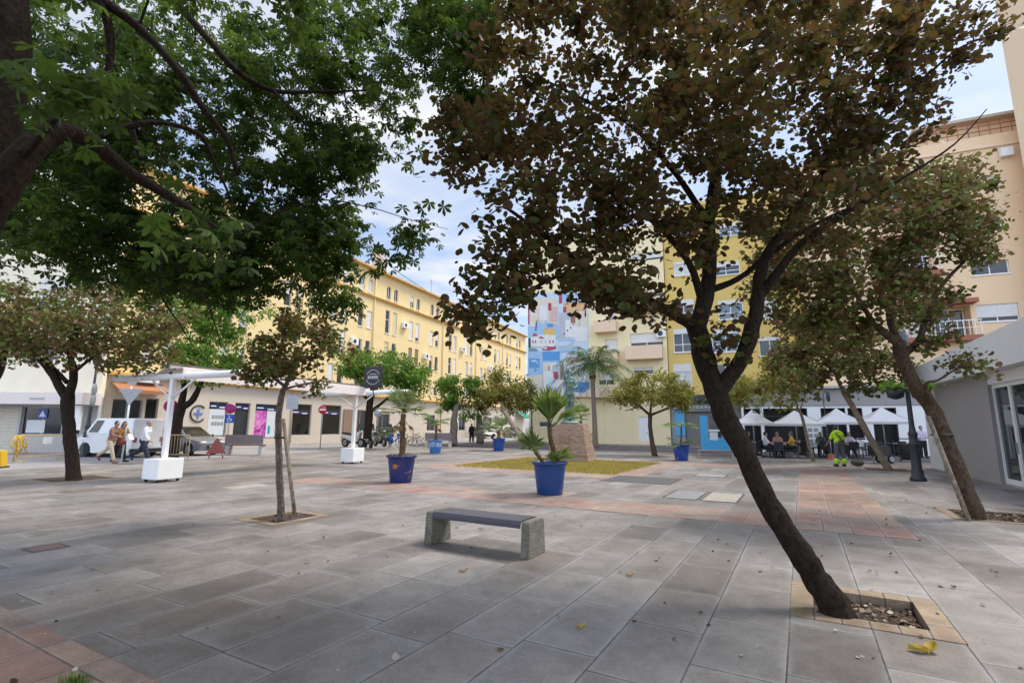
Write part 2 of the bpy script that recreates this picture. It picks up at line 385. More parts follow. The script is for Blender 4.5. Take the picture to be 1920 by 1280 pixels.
# tree pits with sandstone edging, soil set below the paving
def tree_pit(pit,label,bw=.15,bz=.008,dz=.09,loc_group='square tree pits cut into the paving'):
    v0,v1,u0,u1=pit; t=thing('tree_pit',label,'tree pit',W((v0+v1)/2,(u0+u1)/2),-PA,loc_group)
    a=(v1-v0)/2; b=(u1-u0)/2; mb=MB()
    for x0,x1,y0,y1 in ((-a-bw,-a,-b-bw,b+bw),(a,a+bw,-b-bw,b+bw),(-a,a,-b-bw,-b),(-a,a,b,b+bw)): mb.box(x0,x1,y0,y1,-.12,bz)
    mb.build('border',M['sand'],t)
    s=MB(); n=10; rnd=random.Random(int(v0*100))
    vs=[(-a+2*a*i/n,-b+2*b*j/n,-dz+rnd.uniform(-.02,.03)) for j in range(n+1) for i in range(n+1)]
    s.add(vs,[(j*(n+1)+i,j*(n+1)+i+1,(j+1)*(n+1)+i+1,(j+1)*(n+1)+i) for j in range(n) for i in range(n)],0,True)
    s.build('soil',M['soil'],t); return t
tree_pit(PIT_A,'square sunken tree pit with sandstone edging and leaf litter around the large leaning front trunk',.19)
tree_pit(PIT_Y,'shallow square tree pit with sandstone edging around the thin staked tree',.15,dz=.03)
tree_pit(PIT_C,'tree pit full of dry leaves under the right hand leaning tree',.16,dz=.03)
def flat_pit(g,s,label):
    t=thing('tree_pit',label,'tree pit',(g.x,g.y,0),-PA,'square tree pits cut into the paving')
    mb=MB()
    for x0,x1,y0,y1 in ((-s-.12,-s,-s-.12,s+.12),(s,s+.12,-s-.12,s+.12),(-s,s,-s-.12,-s),(-s,s,s,s+.12)): mb.box(x0,x1,y0,y1,-.05,.009)
    mb.build('border',M['sand'],t); MB().box(-s,s,-s,s,-.05,.006).build('soil',M['soil'],t)
flat_pit(G(138,897),.75,'brown tree pit at the foot of the left brown crowned tree')
flat_pit(G(1662,880),.7,'tree pit under the leaning tree beside the street cleaner')
# floor grate, covers
t=thing('floor_grate','wide dark metal floor grate by the lawn corner','grate',W(-4.42,16.0),-PA)
mb=MB()
for i in range(17): y=-.95+i*.115; mb.box(-1.0,1.0,y,y+.075,-.02,.011)
for x in (-1.0,-.35,.3,.95): mb.box(x,x+.05,-.97,.99,-.03,.008)
mb.build('bars',M['grey_dark'] if 'grey_dark' in M else mat('grate_metal',(.12,.115,.11),.6,.3,20),t); MB().box(-1.03,1.03,-.99,1.01,-.04,.005).build('frame',M['black'],t)
def cover(v0,v1,u0,u1,label,m,fm):
    t=thing('manhole_cover',label,'manhole cover',W((v0+v1)/2,(u0+u1)/2),-PA); a=(v1-v0)/2; b=(u1-u0)/2; mb=MB()
    for x0,x1,y0,y1 in ((-a,-a+.035,-b,b),(a-.035,a,-b,b),(-a+.035,a-.035,-b,-b+.035),(-a+.035,a-.035,b-.035,b)): mb.box(x0,x1,y0,y1,-.02,.007)
    mb.build('frame',fm,t); MB().box(-a+.04,a-.04,-b+.04,b-.04,-.02,.006).build('lid',m,t)
cream=mat('pale_concrete_lid',(.31,.29,.24),.8,.14,5,dirt=.3)
cover(-2.12,-1.33,12.3,14.0,'pale cream rectangular inspection lid in the grey paving',cream,M['iron'])
cover(-2.95,-2.16,12.3,14.0,'grey paved inspection lid with dark metal rim left of the pale lid',M['concrete'] if False else mat('grey_lid',(.205,.20,.20),.7,.1),M['iron'])
cover(-3.3,-2.3,18.2,19.2,'grey inspection lid near the lawn far from the pale lid',mat('grey_lid_far',(.25,.25,.25),.7,.1),M['iron'])
cover(-8.92,-8.57,2.85,3.25,'small rusty brown iron cover at the left front of the paving',mat('rust_cover',(.16,.10,.08),.7,.25,20,.3,60),mat('rust_rim',(.10,.07,.06),.8,.2))
# lawn
LAWN=(-12.35,-5.65,17.0,23.6)
lm=mat('dry_lawn_soil',(.36,.25,.085),.9,.35,3,.6,50,dirt=.5,dcol=(.16,.15,.04),dscale=1.0)
sheet('lawn_bed',[LAWN],[],.008,lm)
rg=np.random.default_rng(4); n=26000
v=rg.uniform(LAWN[0],LAWN[1],n); u=rg.uniform(LAWN[2],LAWN[3],n); h=rg.uniform(.03,.09,n); a=rg.uniform(0,6.28,n); wd=.012
lean=rg.normal(0,.03,(n,2))
vv=np.zeros((n,3,3)); vv[:,0]=np.stack([v-np.cos(a)*wd,u-np.sin(a)*wd,np.zeros(n)],1); vv[:,1]=np.stack([v+np.cos(a)*wd,u+np.sin(a)*wd,np.zeros(n)],1); vv[:,2]=np.stack([v+lean[:,0],u+lean[:,1],h],1)
def npmesh(name,verts,faces_per,counts_tpl,mats,nrep):
    """nrep copies of a template; faces_per: list of index lists in the template"""
    k=verts.shape[1]; me=bpy.data.meshes.new(name); flat=verts.reshape(-1,3)
    tpl=np.concatenate([np.array(f) for f in faces_per]); cnt=np.array([len(f) for f in faces_per])
    loops=(tpl[None,:]+(np.arange(nrep)*k)[:,None]).ravel(); counts=np.tile(cnt,nrep); starts=np.concatenate([[0],np.cumsum(counts)[:-1]])
    me.vertices.add(len(flat)); me.vertices.foreach_set('co',flat.ravel().astype(np.float32))
    me.loops.add(len(loops)); me.loops.foreach_set('vertex_index',loops.astype(np.int32))
    me.polygons.add(len(counts)); me.polygons.foreach_set('loop_start',starts.astype(np.int32))
    try: me.polygons.foreach_set('loop_total',counts.astype(np.int32))
    except Exception: pass
    me.update(calc_edges=True); me.validate()
    for m in mats: me.materials.append(m)
    return me
gm=leafmat('grass_blades',[(0,(.46,.33,.10)),(.5,(.40,.31,.08)),(.78,(.22,.23,.05)),(1,(.50,.36,.14))],.3,.6)
o=put('lawn_grass',npmesh('lawn_grass',vv,[[0,1,2]],None,[gm],n),None,(0,0,.01),-PA); tag(o,'short dry yellow green grass around the statue','grass',kind='stuff')

# ================================================================ BUILDINGS
class Fac:
    def __init__(s,o,ang): s.o=Vector((o[0],o[1],0)); s.a=ang; s.x=Vector((math.cos(ang),math.sin(ang),0)); s.y=Vector((-math.sin(ang),math.cos(ang),0))
    def loc(s,px,py,off=0.0):
        d=Vector(ray(px,py)); e=Vector((0,0,EYE)); den=d.dot(s.y); t=((s.o-e).dot(s.y)+off)/den; p=e+d*t
        return (p-s.o).dot(s.x), p.z
    def w(s,x,y,z=0.0): return s.o+s.x*x+s.y*y+Vector((0,0,z))
_wc={}
def window(par,x,z,w,h,shut=0.0,y=.12,mull=1,pane='glass',frame='frame',shm='shutter',sill=True,name='window',trans=None,silm=None):
    """x,z = lower left corner in the wall's plane"""
    key=(round(w,2),round(h,2),round(shut,2),mull,pane,frame,shm,trans,sill)
    if key not in _wc:
        mb=MB(); t=.055; d=.06
        mb.box(0,t,0,d,0,h); mb.box(w-t,w,0,d,0,h); mb.box(t,w-t,0,d,0,t); mb.box(t,w-t,0,d,h-t,h)
        for i in range(mull):
            cx=w*(i+1)/(mull+1); mb.box(cx-t*.55,cx+t*.55,.002,d-.002,t,h-t)
        if trans: mb.box(t,w-t,.004,d-.004,h*trans-t*.5,h*trans+t*.5)
        if sill: mb.box(-.04,w+.04,-.16,.03,-.07,-.003)
        fm=mb.mesh(name,M[frame]); pm=MB().box(t*.9,w-t*.9,.02,.035,t*.9,h-t*.9).mesh('pane',M[pane])
        sm=MB().box(.01,w-.01,-.035,-.005,h*(1-shut),h-.002).mesh('shutter',M[shm]) if shut>0 else None
        _wc[key]=(fm,pm,sm)
    fm,pm,sm=_wc[key]; f=put(name,fm,par,(x,y,z)); put('pane',pm,f)
    if sm: put('shutter',sm,f)
    return f
def body(mb,x0,x1,y0,y1,z0,z1,mi=0):   # the three other walls
    mb.add([(x0,y0,z0),(x1,y0,z0),(x1,y1,z0),(x0,y1,z0),(x0,y0,z1),(x1,y0,z1),(x1,y1,z1),(x0,y1,z1)],[(1,2,6,5),(2,3,7,6),(3,0,4,7)],mi)
rnd=random.Random(11)
M['yellow']=mat('yellow_render',(.76,.59,.30),.85,.06,.7,.12,60,dirt=.18,dcol=(.50,.36,.16),dscale=.35)
M['yellow_trim']=mat('ochre_trim',(.60,.36,.10),.8,.08,2)
M['beige']=mat('beige_render',(.60,.51,.38),.85,.05,.8,.12,60,dirt=.15,dcol=(.42,.35,.27),dscale=.4)
M['cream']=mat('cream_render',(.82,.70,.43),.85,.05,.8,.1,60,dirt=.15,dcol=(.48,.40,.25),dscale=.4)
M['creamlt']=mat('pale_cream_render',(.82,.74,.57),.85,.05,.8,.1,60,dirt=.15,dcol=(.50,.45,.36),dscale=.4)
M['salmon']=mat('salmon_render',(.78,.58,.41),.8,.05,1)
M['ochre']=mat('ochre_render',(.66,.48,.15),.85,.06,.8,.1,60,dirt=.12,dcol=(.42,.28,.07))
M['peach']=mat('peach_render',(.78,.56,.35),.85,.05,.6,.1,60,dirt=.12,dcol=(.54,.38,.25),dscale=.4)
M['tower']=mat('tower_render',(.64,.48,.31),.85,.05,.4,.1,60,dirt=.1,dcol=(.52,.40,.28),dscale=.3)
M['shop']=mat('shopfront_render',(.56,.49,.40),.8,.05,1,.1,60,dirt=.15,dcol=(.38,.33,.28))
M['rooftile']=mat('clay_roof',(.36,.19,.11),.9,.25,9,.4,30)
M['redbrown']=mat('red_brown_paint',(.33,.11,.06),.7,.15)
# ---- yellow terrace, long facade on the left side of the street
YF=Fac(yl(-36,0),math.pi/2-BA); YL=65.6
yb=thing('yellow_apartment_building','long yellow apartment building with ochre cornices, paired windows and shops below','building',YF.w(0,0),YF.a)
cols=[YF.loc(p,640)[0] for p in (632,682,732,776,814,849,880,907,932,954,972)]
zs=[(15.0,1.5,.62),(11.05,2.05,.62),(8.1,2.05,.62),(5.15,1.9,.62)]
cols=[36-4.9*(k) for k in (5,4,3,2,1)][:0]+[c for c in cols]
left=[]; c=cols[0]-5.2
while c>3: left.append(c); c-=5.0
holes=[]; wins=[]
allc=[(c,True) for c in cols]+[(c,False) for c in left]
ZC=14.05; ZR=16.9
for ci,(c,vis) in enumerate(allc):
    for ri,(zb,h,wd) in enumerate(zs):
        if ri==0 : h=1.35; zz=14.55
        else: zz=zb-.1
        hh=h if not(ri==1 and ci%4==2) else h+.35
        if ri>0 and ci%3==1: hh=max(1.35,hh-.35)
        ww=.72
        for s in (-1,1):
            x0=c+s*.62-ww/2; holes.append((x0,x0+ww,zz,zz+hh)); wins.append((x0,zz,ww,hh,ri,ci,vis))
shops=[]
def shopx(a,b,za,zb): xa=YF.loc(a,800)[0]; xb=YF.loc(b,800)[0]; return (xa,xb,za,zb)
SH=[('dark',545,582,.75,3.25),('dark',601,638,.75,3.3),('poster',476,520,.55,3.1),('door',437,466,.15,3.1),('wwin',388,424,.75,3.1),('ddoor',312,330,.15,2.9),('shop2',205,262,.9,3.0),('ddoor',268,292,.15,3.1),('grey',660,690,.9,3.0),('grey',705,730,.15,2.7),('grey',860,872,1.0,2.8),('grey',800,815,1.0,2.8),('grey',905,922,1.2,2.8)]
for k,a,b,za,zb in SH:
    h=shopx(a,b,za,zb); shops.append((k,)+h)
gh=[s[1:] for s in shops]
mb=MB(); mb.wall(0,YL,4.3,ZR,holes); body(mb,0,YL,0,12,0,ZR)
mb.build('wall',M['yellow'],yb)
mb=MB(); mb.wall(0,YL,0,4.0,gh,y=-.02,depth=.25); mb.box(0,YL,-.02,.4,4.0,4.298); mb.build('shopfront_wall',M['shop'],yb)
mb=MB(); mb.box(-.1,YL+.1,-.35,.1,4.3,4.46); mb.build('string_course',M['yellow_trim'],yb)
mb=MB(); mb.box(-.1,YL+.1,-.14,-.004,ZC-.02,ZC+.14); mb.box(-.1,YL+.1,-.24,-.004,ZC+.14,ZC+.22); mb.build('cornice',M['yellow_trim'],yb)
mb=MB(); mb.box(-.2,YL+.2,-.5,.3,ZR,ZR+.14); mb.build('eaves',M['yellow_trim'],yb)
mb=MB(); mb.add([(-.2,-.5,ZR+.145),(YL+.2,-.5,ZR+.145),(YL+.2,6,ZR+2.3),(-.2,6,ZR+2.3),(YL+.2,12.3,ZR+.145),(-.2,12.3,ZR+.145)],[(0,1,2,3),(3,2,4,5),(1,4,2),(0,3,5)]); rf=mb.build('roof',M['rooftile'],yb)
for px in (734,):
    x=YF.loc(px,520)[0]; mb=MB().box(x-.55,x+.55,1.2,2.2,ZR+.2,ZR+3.0); mb.box(x-.65,x+.65,1.1,2.3,ZR+3.0,ZR+3.15); ch=mb.build('chimney',mat('chimney_render',(.62,.50,.42),.8,.1),rf)
cnt=0; rest=MB()
rnd.seed(5)
for (x0,zz,ww,hh,ri,ci,vis) in wins:
    sh=rnd.choice([0,0,.35,.55,.8,1.0,.98]); smt=rnd.choice(['shutter','shutter','shutter_yel'])
    if ci in (1,) and ri in (2,): sh,smt=0.0,'shutter'
    if ci%5==3 and ri>=2: sh,smt=.95,'shutter_dark'
    if ri==0: sh=rnd.choice([0,0,.5]); smt='shutter'
    if vis and cnt<96:
        window(yb,x0,zz,ww,hh,round(sh*.999,2),y=.10,mull=0 if ri else 1,pane=rnd.choice(['glass','glass','glass_dark','curtain']),shm=smt,trans=.6 if hh>2.0 else None); cnt+=1
        if ri==0:     # round head of the attic windows
            r=ww/2; poly=[(x0,zz+hh)]+[(x0+r-r*math.cos(math.pi*k/8),zz+hh-r+r*math.sin(math.pi*k/8)) for k in range(9)]+[(x0+ww,zz+hh)]
            a=MB(); n=9
            for k in range(8):
                p,q=poly[1+k],poly[2+k]; a.prism([(p[0],p[1]),(q[0],q[1]),(q[0],zz+hh),(p[0],zz+hh)],.004,.09,axis='y')
            a.build('arch',M['yellow'],yb)
    else:
        rest.box(x0+.02,x0+ww-.02,.1,.15,zz+.02,zz+hh-.02,0); rest.box(x0+.08,x0+ww-.08,.08,.099,zz+.08,zz+hh*(1-sh*.9)-.02 if sh<.9 else zz+.2,1)
r_=rest.build('window',[M['shutter'],M['glass']],yb); r_['kind']='stuff'
rp=random.Random(21)
for x_ in (YF.loc(700,600)[0],YF.loc(831,600)[0],YF.loc(893,600)[0],YF.loc(943,600)[0],YF.loc(560,600)[0]):
    MB().tube([(x_,-.09,.2),(x_,-.09,ZR-.3)],.055,8).build('downpipe',mat('painted_pipe',(.62,.47,.24),.6,.1) if 'pipe' not in M else M['pipe'],yb)
for px_,py_ in ((757,610),(797,668),(866,655),(917,690),(661,640),(834,598)):
    x_,z_=YF.loc(px_,py_); a_=MB().box(x_-.42,x_+.42,-.36,-.03,z_-.3,z_+.3).build('air_conditioner',M['white'],yb); MB().lathe([(.20,0),(.20,.015)],16,M=Matrix.Translation((x_-.08,-.362,z_))@Matrix.Rotation(R(90),4,'X')).build('fan_grille',M['iron'],a_)
for px_ in (760,845,925):
    x_=YF.loc(px_,560)[0]; MB().tube([(x_,3,ZR+.8),(x_,3,ZR+3.6)],.025,5).tube([(x_-.7,3,ZR+3.4),(x_+.7,3,ZR+3.4)],.015,4).tube([(x_-.45,3,ZR+3.1),(x_+.45,3,ZR+3.1)],.015,4).build('antenna',M['iron'],rf)
xs_=YF.loc(966,800)[0]; xe_=YF.loc(984,800)[0]
MB().add([(xs_,-.03,3.9),(xe_,-.03,3.9),(xe_,-1.5,3.1),(xs_,-1.5,3.1),(xe_,-1.5,2.85),(xs_,-1.5,2.85)],[(0,3,2,1),(3,5,4,2)]).build('awning',mat('green_canvas',(.02,.20,.13),.8,.1),yb)
M['navy']=mat('navy_vinyl',(.03,.035,.12),.4,.1); M['poster_p']=None
pm=bpy.data.materials.new('pink_poster'); pm.use_nodes=True; q=NT(pm)
tcn=q.new('ShaderNodeTexCoord').outputs['Object']; vo=q.new('ShaderNodeTexVoronoi',{'Vector':tcn,'Scale':2.6})
q.t.links.new(q.ramp(q.noise(tcn,2.3,3,.5,1.5).outputs[0],[(.3,(.10,.02,.12)),(.45,(.55,.09,.42)),(.6,(.70,.30,.58)),(.75,(.25,.10,.35))]),q.n['Principled BSDF'].inputs['Base Color']); q.n['Principled BSDF'].inputs['Roughness'].default_value=.3
M['poster_p']=pm; M['poster_w']=mat('white_poster',(.62,.66,.68),.35,.05); M['teal']=mat('teal_print',(.03,.30,.42),.4,.1)
M['alu']=mat('grey_aluminium',(.35,.35,.35),.4,.08,metal=.3)
for k,x0,x1,za,zb in shops:
    w_=x1-x0; h_=zb-za
    nm='door' if 'door' in k else 'shop_window'
    f=window(yb,x0,za,w_,h_,0,y=.1,mull=0 if k in('dark','poster','ddoor','door') else 1,pane='glass_dark' if k in('dark','ddoor','grey') else 'glass',frame='alu',sill=False,name=nm)
    if k in('dark','poster','door','wwin'):
        s=MB().box(.08,w_-.08,-.006,.012,h_-(.45 if k!='dark' else .8),h_-(.12 if k!='dark' else .5))
        s.build('sign_strip',M['navy'],f)
        for q_ in range(2): MB().box(.2+q_*w_*.45,.2+q_*w_*.45+w_*.28,-.010,-.007,h_-(.33 if k!='dark' else .70)-.08*q_,h_-(.25 if k!='dark' else .62)-.08*q_).build('lettering',M['white'],f)
    if k=='poster':
        MB().box(.1,w_*.52,-.004,.014,.1,h_-.5).build('poster',M['poster_p'],f); p2=MB().box(w_*.54,w_-.1,-.004,.014,.1,h_-.5).build('poster',M['poster_w'],f)
        MB().box(w_*.62,w_*.72,-.008,-.005,.35,.95).build('print',M['teal'],p2)
    if k=='wwin':
        p2=MB().box(.1,w_-.1,-.004,.014,.1,h_-.5).build('poster',M['poster_w'],f); s=MB()
        for i in range(4):
            for j in range(2): s.box(.35+i*(w_-.5)/4,.35+i*(w_-.5)/4+.18,-.008,-.005,.75+j*.45,1.0+j*.45)
        s.build('print',M['alu'],p2)
# round C emblem with a blue cross on the shop wall
cx,czz=YF.loc(371,775); e=thing('wall_emblem','dark ring shaped letter C with a blue cross inside, mounted on the beige shop wall','sign',YF.w(cx,-.04,czz),YF.a)
mm=MB(); mm.torus((0,0,0),.52,.055,20,6,a0=R(45),a1=R(320)); mm.build('letter',M['iron'],e)
MB().box(-.06,.06,-.03,.012,-.3,.3).box(-.3,-.062,-.03,.012,-.06,.06).box(.062,.3,-.03,.012,-.06,.06).build('cross',mat('blue_cross',(.10,.20,.50),.5),e)
# orange awning and fascia over the left shops
xa=YF.loc(200,760)[0]; xb=YF.loc(300,760)[0]
mb=MB(); mb.add([(xa,-.03,3.95),(xb,-.03,3.95),(xb,-.9,3.5),(xa,-.9,3.5),(xb,-.9,3.3),(xa,-.9,3.3)],[(0,3,2,1),(3,5,4,2)]); mb.add([(xa,-.03,3.94),(xb,-.03,3.94),(xb,-.89,3.49),(xa,-.89,3.49)],[(0,1,2,3)]); mb.build('awning',mat('orange_canvas',(.36,.15,.07),.8,.1),yb)
x=YF.loc(268,750)[0]; ac=MB().box(x-.6,x+.5,-.5,-.03,3.99,4.7); ac.build('air_conditioner',M['white'],yb)
# brown timber gate panel + pale building infill past the shops are part of the same facade
xa=YF.loc(642,800)[0]; xb=YF.loc(668,800)[0]; M['timber']=striped('timber_boards',(.27,.17,.12),(.14,.09,.06),6,0,.12)
MB().box(xa,xb,-.12,-.03,.15,3.0).build('timber_gate',M['timber'],yb)

# ---- cream building with mural
MF=Fac(ml(-12.75,0),-BA); ML=12.75
cb=thing('cream_apartment_building','cream apartment building with a painted blue mural on its left half and salmon balconies','building',MF.w(0,0),MF.a)
ZT=19.5; xm=MF.loc(1112,700)[0]; ZL=MF.loc(1040,744)[1]
hs=[]; ws=[]
def fhole(px0,py0,px1,py1,fac=MF):
    a=fac.loc(px0,py1); b=fac.loc(px1,py0); return (a[0],b[0],a[1],b[1])
for r in [(1182,622,1243,650),(1136,575,1155,600),(1135,635,1158,662),(1122,700,1151,722),(1188,688,1225,702),(1180,540,1240,560),(1180,470,1240,492),(1130,500,1156,522)]:
    h=fhole(*r); hs.append(h)
gd=[fhole(1198,781,1217,826),fhole(1010,790,1030,800)]
mb=MB(); mb.wall(0,ML,0,ZT,hs+gd,depth=.3); body(mb,0,ML,0,10,0,ZT); mb.build('wall',M['cream'],cb)
mb=MB(); mb.box(-.03,ML-.01,-.3,-.003,ZL-.06,ZL+.1); mb.build('ledge',M['salmon'],cb)
mb=MB(); mb.box(-.05,ML+.05,-.1,10,ZT,ZT+.25); mb.build('roof',M['cream'],cb)
for i,h in enumerate(hs):
    window(cb,h[0],h[2],h[1]-h[0],h[3]-h[2],[.72,.8,.9,.55,.4,.7,.7,.8][i],y=.15,mull=1,pane='glass_dark',sill=False)
h=gd[0]; d_=MB().box(h[0],h[1],.05,.1,h[2],h[3]).build('door',M['white'],cb); MB().box(h[1]-.25,h[1]-.2,.02,.049,1.0,1.2).build('handle',M['grey_metal'],d_)
h=gd[1]; window(cb,h[0],h[2],h[1]-h[0],h[3]-h[2],0,y=.15,mull=0,pane='glass_dark')
for (a,b,c,d) in [(1176,648,1243,676),(1118,602,1158,626),(1118,661,1160,688),(1110,724,1160,746),(1176,560,1243,590),(1116,525,1158,548)]:
    x0,x1,z0,z1=fhole(a,b,c,d); MB().box(x0,x1,-.9,-.004,z0,z1).build('balcony',M['salmon'],cb)
x,z=MF.loc(1241,626); ac=MB().box(x-.45,x+.35,-.35,-.02,z-.3,z+.3); ac=ac.build('air_conditioner',M['white'],cb); MB().lathe([(.22,0),(.22,.02)],16,M=Matrix.Translation((x-.1,-.36,z))@Matrix.Rotation(R(90),4,'X')).build('fan_grille',M['iron'],ac)
# shallow pilasters of the blind ground floor
mb=MB()
for px in (1128,1180): x=MF.loc(px,800)[0]; mb.box(x-.25,x+.25,-.05,-.003,0,ZL-.35)
mb.box(.02,ML-.02,-.06,-.003,ZL-.45,ZL-.34); mb.build('pilaster',M['cream'],cb)
# mural: flat painted shapes on render, each colour a coat of paint
MU=[]
MCOL={'lb':(.33,.50,.72),'b':(.10,.30,.62),'pb':(.52,.63,.74),'w':(.70,.70,.70),'cr':(.66,.60,.50),'rd':(.38,.06,.11),'or':(.68,.42,.22),'ye':(.64,.48,.14),'dk':(.05,.06,.10),'gr':(.45,.47,.52),'br':(.30,.15,.12),'gn':(.15,.30,.28),'pk':(.60,.42,.40)}
mk=list(MCOL); mms=[mat('mural_'+k,MCOL[k],.8,.1,2.5,dirt=.12,dcol=(.4,.4,.42),dscale=1.2) for k in mk]
mu=MB(); lay=[0]
def mp(cn,*pts):
    lay[0]+=1; yv=-.006-lay[0]*.0012
    q=[MF.loc(a,b) for a,b in pts]; n=len(q)
    mu.add([(a,yv,b) for a,b in q],[tuple(range(n))],mk.index(cn))
    f=mu.f[-1]; p=[Vector(mu.v[i]) for i in f]; nn=(p[1]-p[0]).cross(p[2]-p[0])
    ar=sum(p[i].x*p[(i+1)%n].z-p[(i+1)%n].x*p[i].z for i in range(n))
    if ar<0: mu.f[-1]=f[::-1]
def rc(cn,a,b,c,d): mp(cn,(a,d),(c,d),(c,b),(a,b))
rc('pb',990,548,1104,744); rc('rd',990,555,1001,570); rc('rd',990,570,993,608); rc('w',994,571,1010,610); rc('cr',994,590,1006,605); rc('rd',1048,548,1054,569); rc('lb',1054,552,1100,566); rc('w',1066,556,1085,560); rc('or',1056,567,1100,586); rc('rd',1056,575,1062,586)
rc('cr',1002,560,1046,612); rc('w',1012,572,1026,600); rc('pk',1030,575,1046,604); rc('rd',1028,568,1034,582); rc('gr',1004,606,1046,616)
rc('gr',1048,586,1068,634); rc('w',1060,600,1082,632); rc('br',1070,588,1079,606); rc('cr',1079,584,1102,612); rc('w',1079,612,1102,640); rc('gr',1085,590,1088,612)
for a,b in ((1063,618),(1069,613),(1074,607),(1057,624)): rc('dk',a,b,a+2.5,b+3)
mp('lb',(1003,616),(1012,600),(1018,610),(1024,598),(1030,616)); rc('lb',990,612,1048,634); rc('b',1026,606,1037,614); rc('ye',1020,615,1041,630); mp('or',(1020,619),(1025,614),(1041,616),(1041,620))
rc('dk',991,634,995,652); rc('w',996,628,1042,650); mp('rd',(996,631),(1003,624),(1010,630)); mp('rd',(1010,634),(1013,630),(1020,633),(1020,635))
for a in (998,1003,1014,1022,1030,1036): rc('rd' if a>1025 or a<1005 else 'gr',a,638,a+2.6,643)
mp('gn',(990,658),(994,651),(1004,653),(1010,658)); mp('rd',(1016,656),(1022,649),(1036,650),(1043,648),(1042,654),(1030,657)); rc('w',1020,651,1026,654)
mp('dk',(1004,620),(1005,605),(1009,598),(1007,606),(1006,621))
rc('lb',1047,636,1075,660); rc('pb',1047,640,1075,648); mp('gr',(1047,655),(1060,649),(1073,640),(1079,636),(1072,647),(1060,655))
rc('lb',990,659,1050,690); rc('b',992,672,1012,698); rc('lb',990,690,1018,706); mp('pb',(996,676),(1004,674),(1010,680),(1004,682)); mp('dk',(1001,679),(1006,678),(1007,680),(1002,681)); mp('b',(1002,690),(1010,694),(1003,697)); mp('cr',(990,706),(1018,702),(1018,744),(990,744))
rc('b',1018,659,1050,676); rc('w',1019,680,1056,744); rc('cr',1020,682,1034,696); rc('gr',1036,684,1056,700); rc('rd',1038,697,1047,711); rc('pb',1028,708,1040,724); rc('dk',1029,687,1031,694); rc('w',1033,687,1036,694); rc('br',1051,684,1055,712)
for a in (1024,1030,1036,1042): rc('lb' if a%4 else 'gr',a,725,a+2.5,742)
rc('w',1056,676,1104,716); rc('pk',1062,668,1090,680); rc('gr',1060,690,1074,712); rc('b',1075,716,1106,739); rc('w',1075,735,1106,742); mp('w',(1096,740),(1102,728),(1110,736),(1108,744))
mu.build('mural',mms,cb)

# ---- ochre building
OF=Fac(ml(.05,-.35),-BA); OL=12.5
ob=thing('ochre_apartment_building','ochre yellow apartment building with white framed windows behind the café trees','building',OF.w(0,0),OF.a)
hs=[]
rows=[(615,661),(681,724),(560,600),(488,518),(415,445)]
for (a,b) in rows:
    for (p0,p1) in ((1264,1296),(1336,1386)) if a in(615,681,488) else ((1264,1300),(1348,1392)):
        hs.append(fhole(p0,a,p1,b,OF))
for (a,b) in ((560,600),(630,668),(490,520)):
    hs.append(fhole(1425,a,1462,b,OF))
mb=MB(); mb.wall(0,OL,4.2,21,hs,depth=.2); body(mb,0,OL,0,9,0,21); mb.build('wall',M['ochre'],ob)
MB().box(-.02,OL+.02,-.1,9,21,21.3).build('roof',M['ochre'],ob)
for i,h in enumerate(hs): window(ob,h[0],h[2],h[1]-h[0],h[3]-h[2],[.22,.2,.35,.0,.3][i%5],y=.04,mull=1,pane=['glass','glass_blue','curtain','glass'][i%4],trans=.33 if i<10 else None)
mb=MB(); mb.box(-.02,OL,-1.0,.0,3.75,4.19); mb.box(-.02,OL,-.05,.35,4.19,4.3); mb.build('canopy',M['iron'],ob)
mb=MB(); mb.wall(0,OL,0,3.74,[(1.1,3.6,.1,2.9)],depth=.4); mb.build('shopfront_wall',mat('grey_shop_stone',(.30,.31,.31),.7,.1),ob)
MB().box(1.1,3.6,.3,.38,.1,2.9).build('shutter',mat('grey_shutter',(.22,.20,.20),.6,.1),ob)
MB().box(.3,1.08,-.06,-.003,.9,3.0).build('blue_panel',mat('sky_blue_paint',(.10,.40,.66),.5,.06),ob)
sg=MB().box(.2,3.6,-.1,-.003,3.1,3.5).build('sign_board',mat('grey_green_sign',(.38,.45,.46),.5,.1),ob)
s=MB()
for i in range(9): s.box(.4+i*.33,.4+i*.33+.2,-.115,-.1005,3.2,3.4)
s.build('lettering',M['white'],sg)

# ---- peach building and tower on the right
XR=Vector((29.0,31.0)); PO=XR-BN*8.6
PF=Fac((PO.x,PO.y),-BA); PL=22
pb=thing('peach_apartment_building','tall peach apartment building with white shuttered windows and red brown balconies','building',PF.w(0,0),PF.a)
hs=[]; sh_=[.72,0,0,0,0]
R_=[(1833,567,1908,604),(1822,486,1890,517),(1838,404,1876,437),(1798,327,1866,357)]
for r in R_: hs.append(fhole(r[0],r[1],r[2],r[3],PF))
bal=[(1690,585,1818,637),(1648,462,1745,520),(1650,352,1745,400)]
for r in bal: hs.append(fhole(r[0],r[1]-14,r[2],r[3],PF))
zt=PF.loc(1800,262)[1]
mb=MB(); mb.wall(0,PL,3.9,zt,hs,depth=.9); body(mb,0,PL,0,9,0,zt); mb.build('wall',M['peach'],pb)
for i,r in enumerate(R_):
    h=hs[i]; window(pb,h[0],h[2],h[1]-h[0],h[3]-h[2],[.74,.0,0,.0][i],y=.1,mull=1,pane=['glass_dark','glass','glass_dark','curtain'][i])
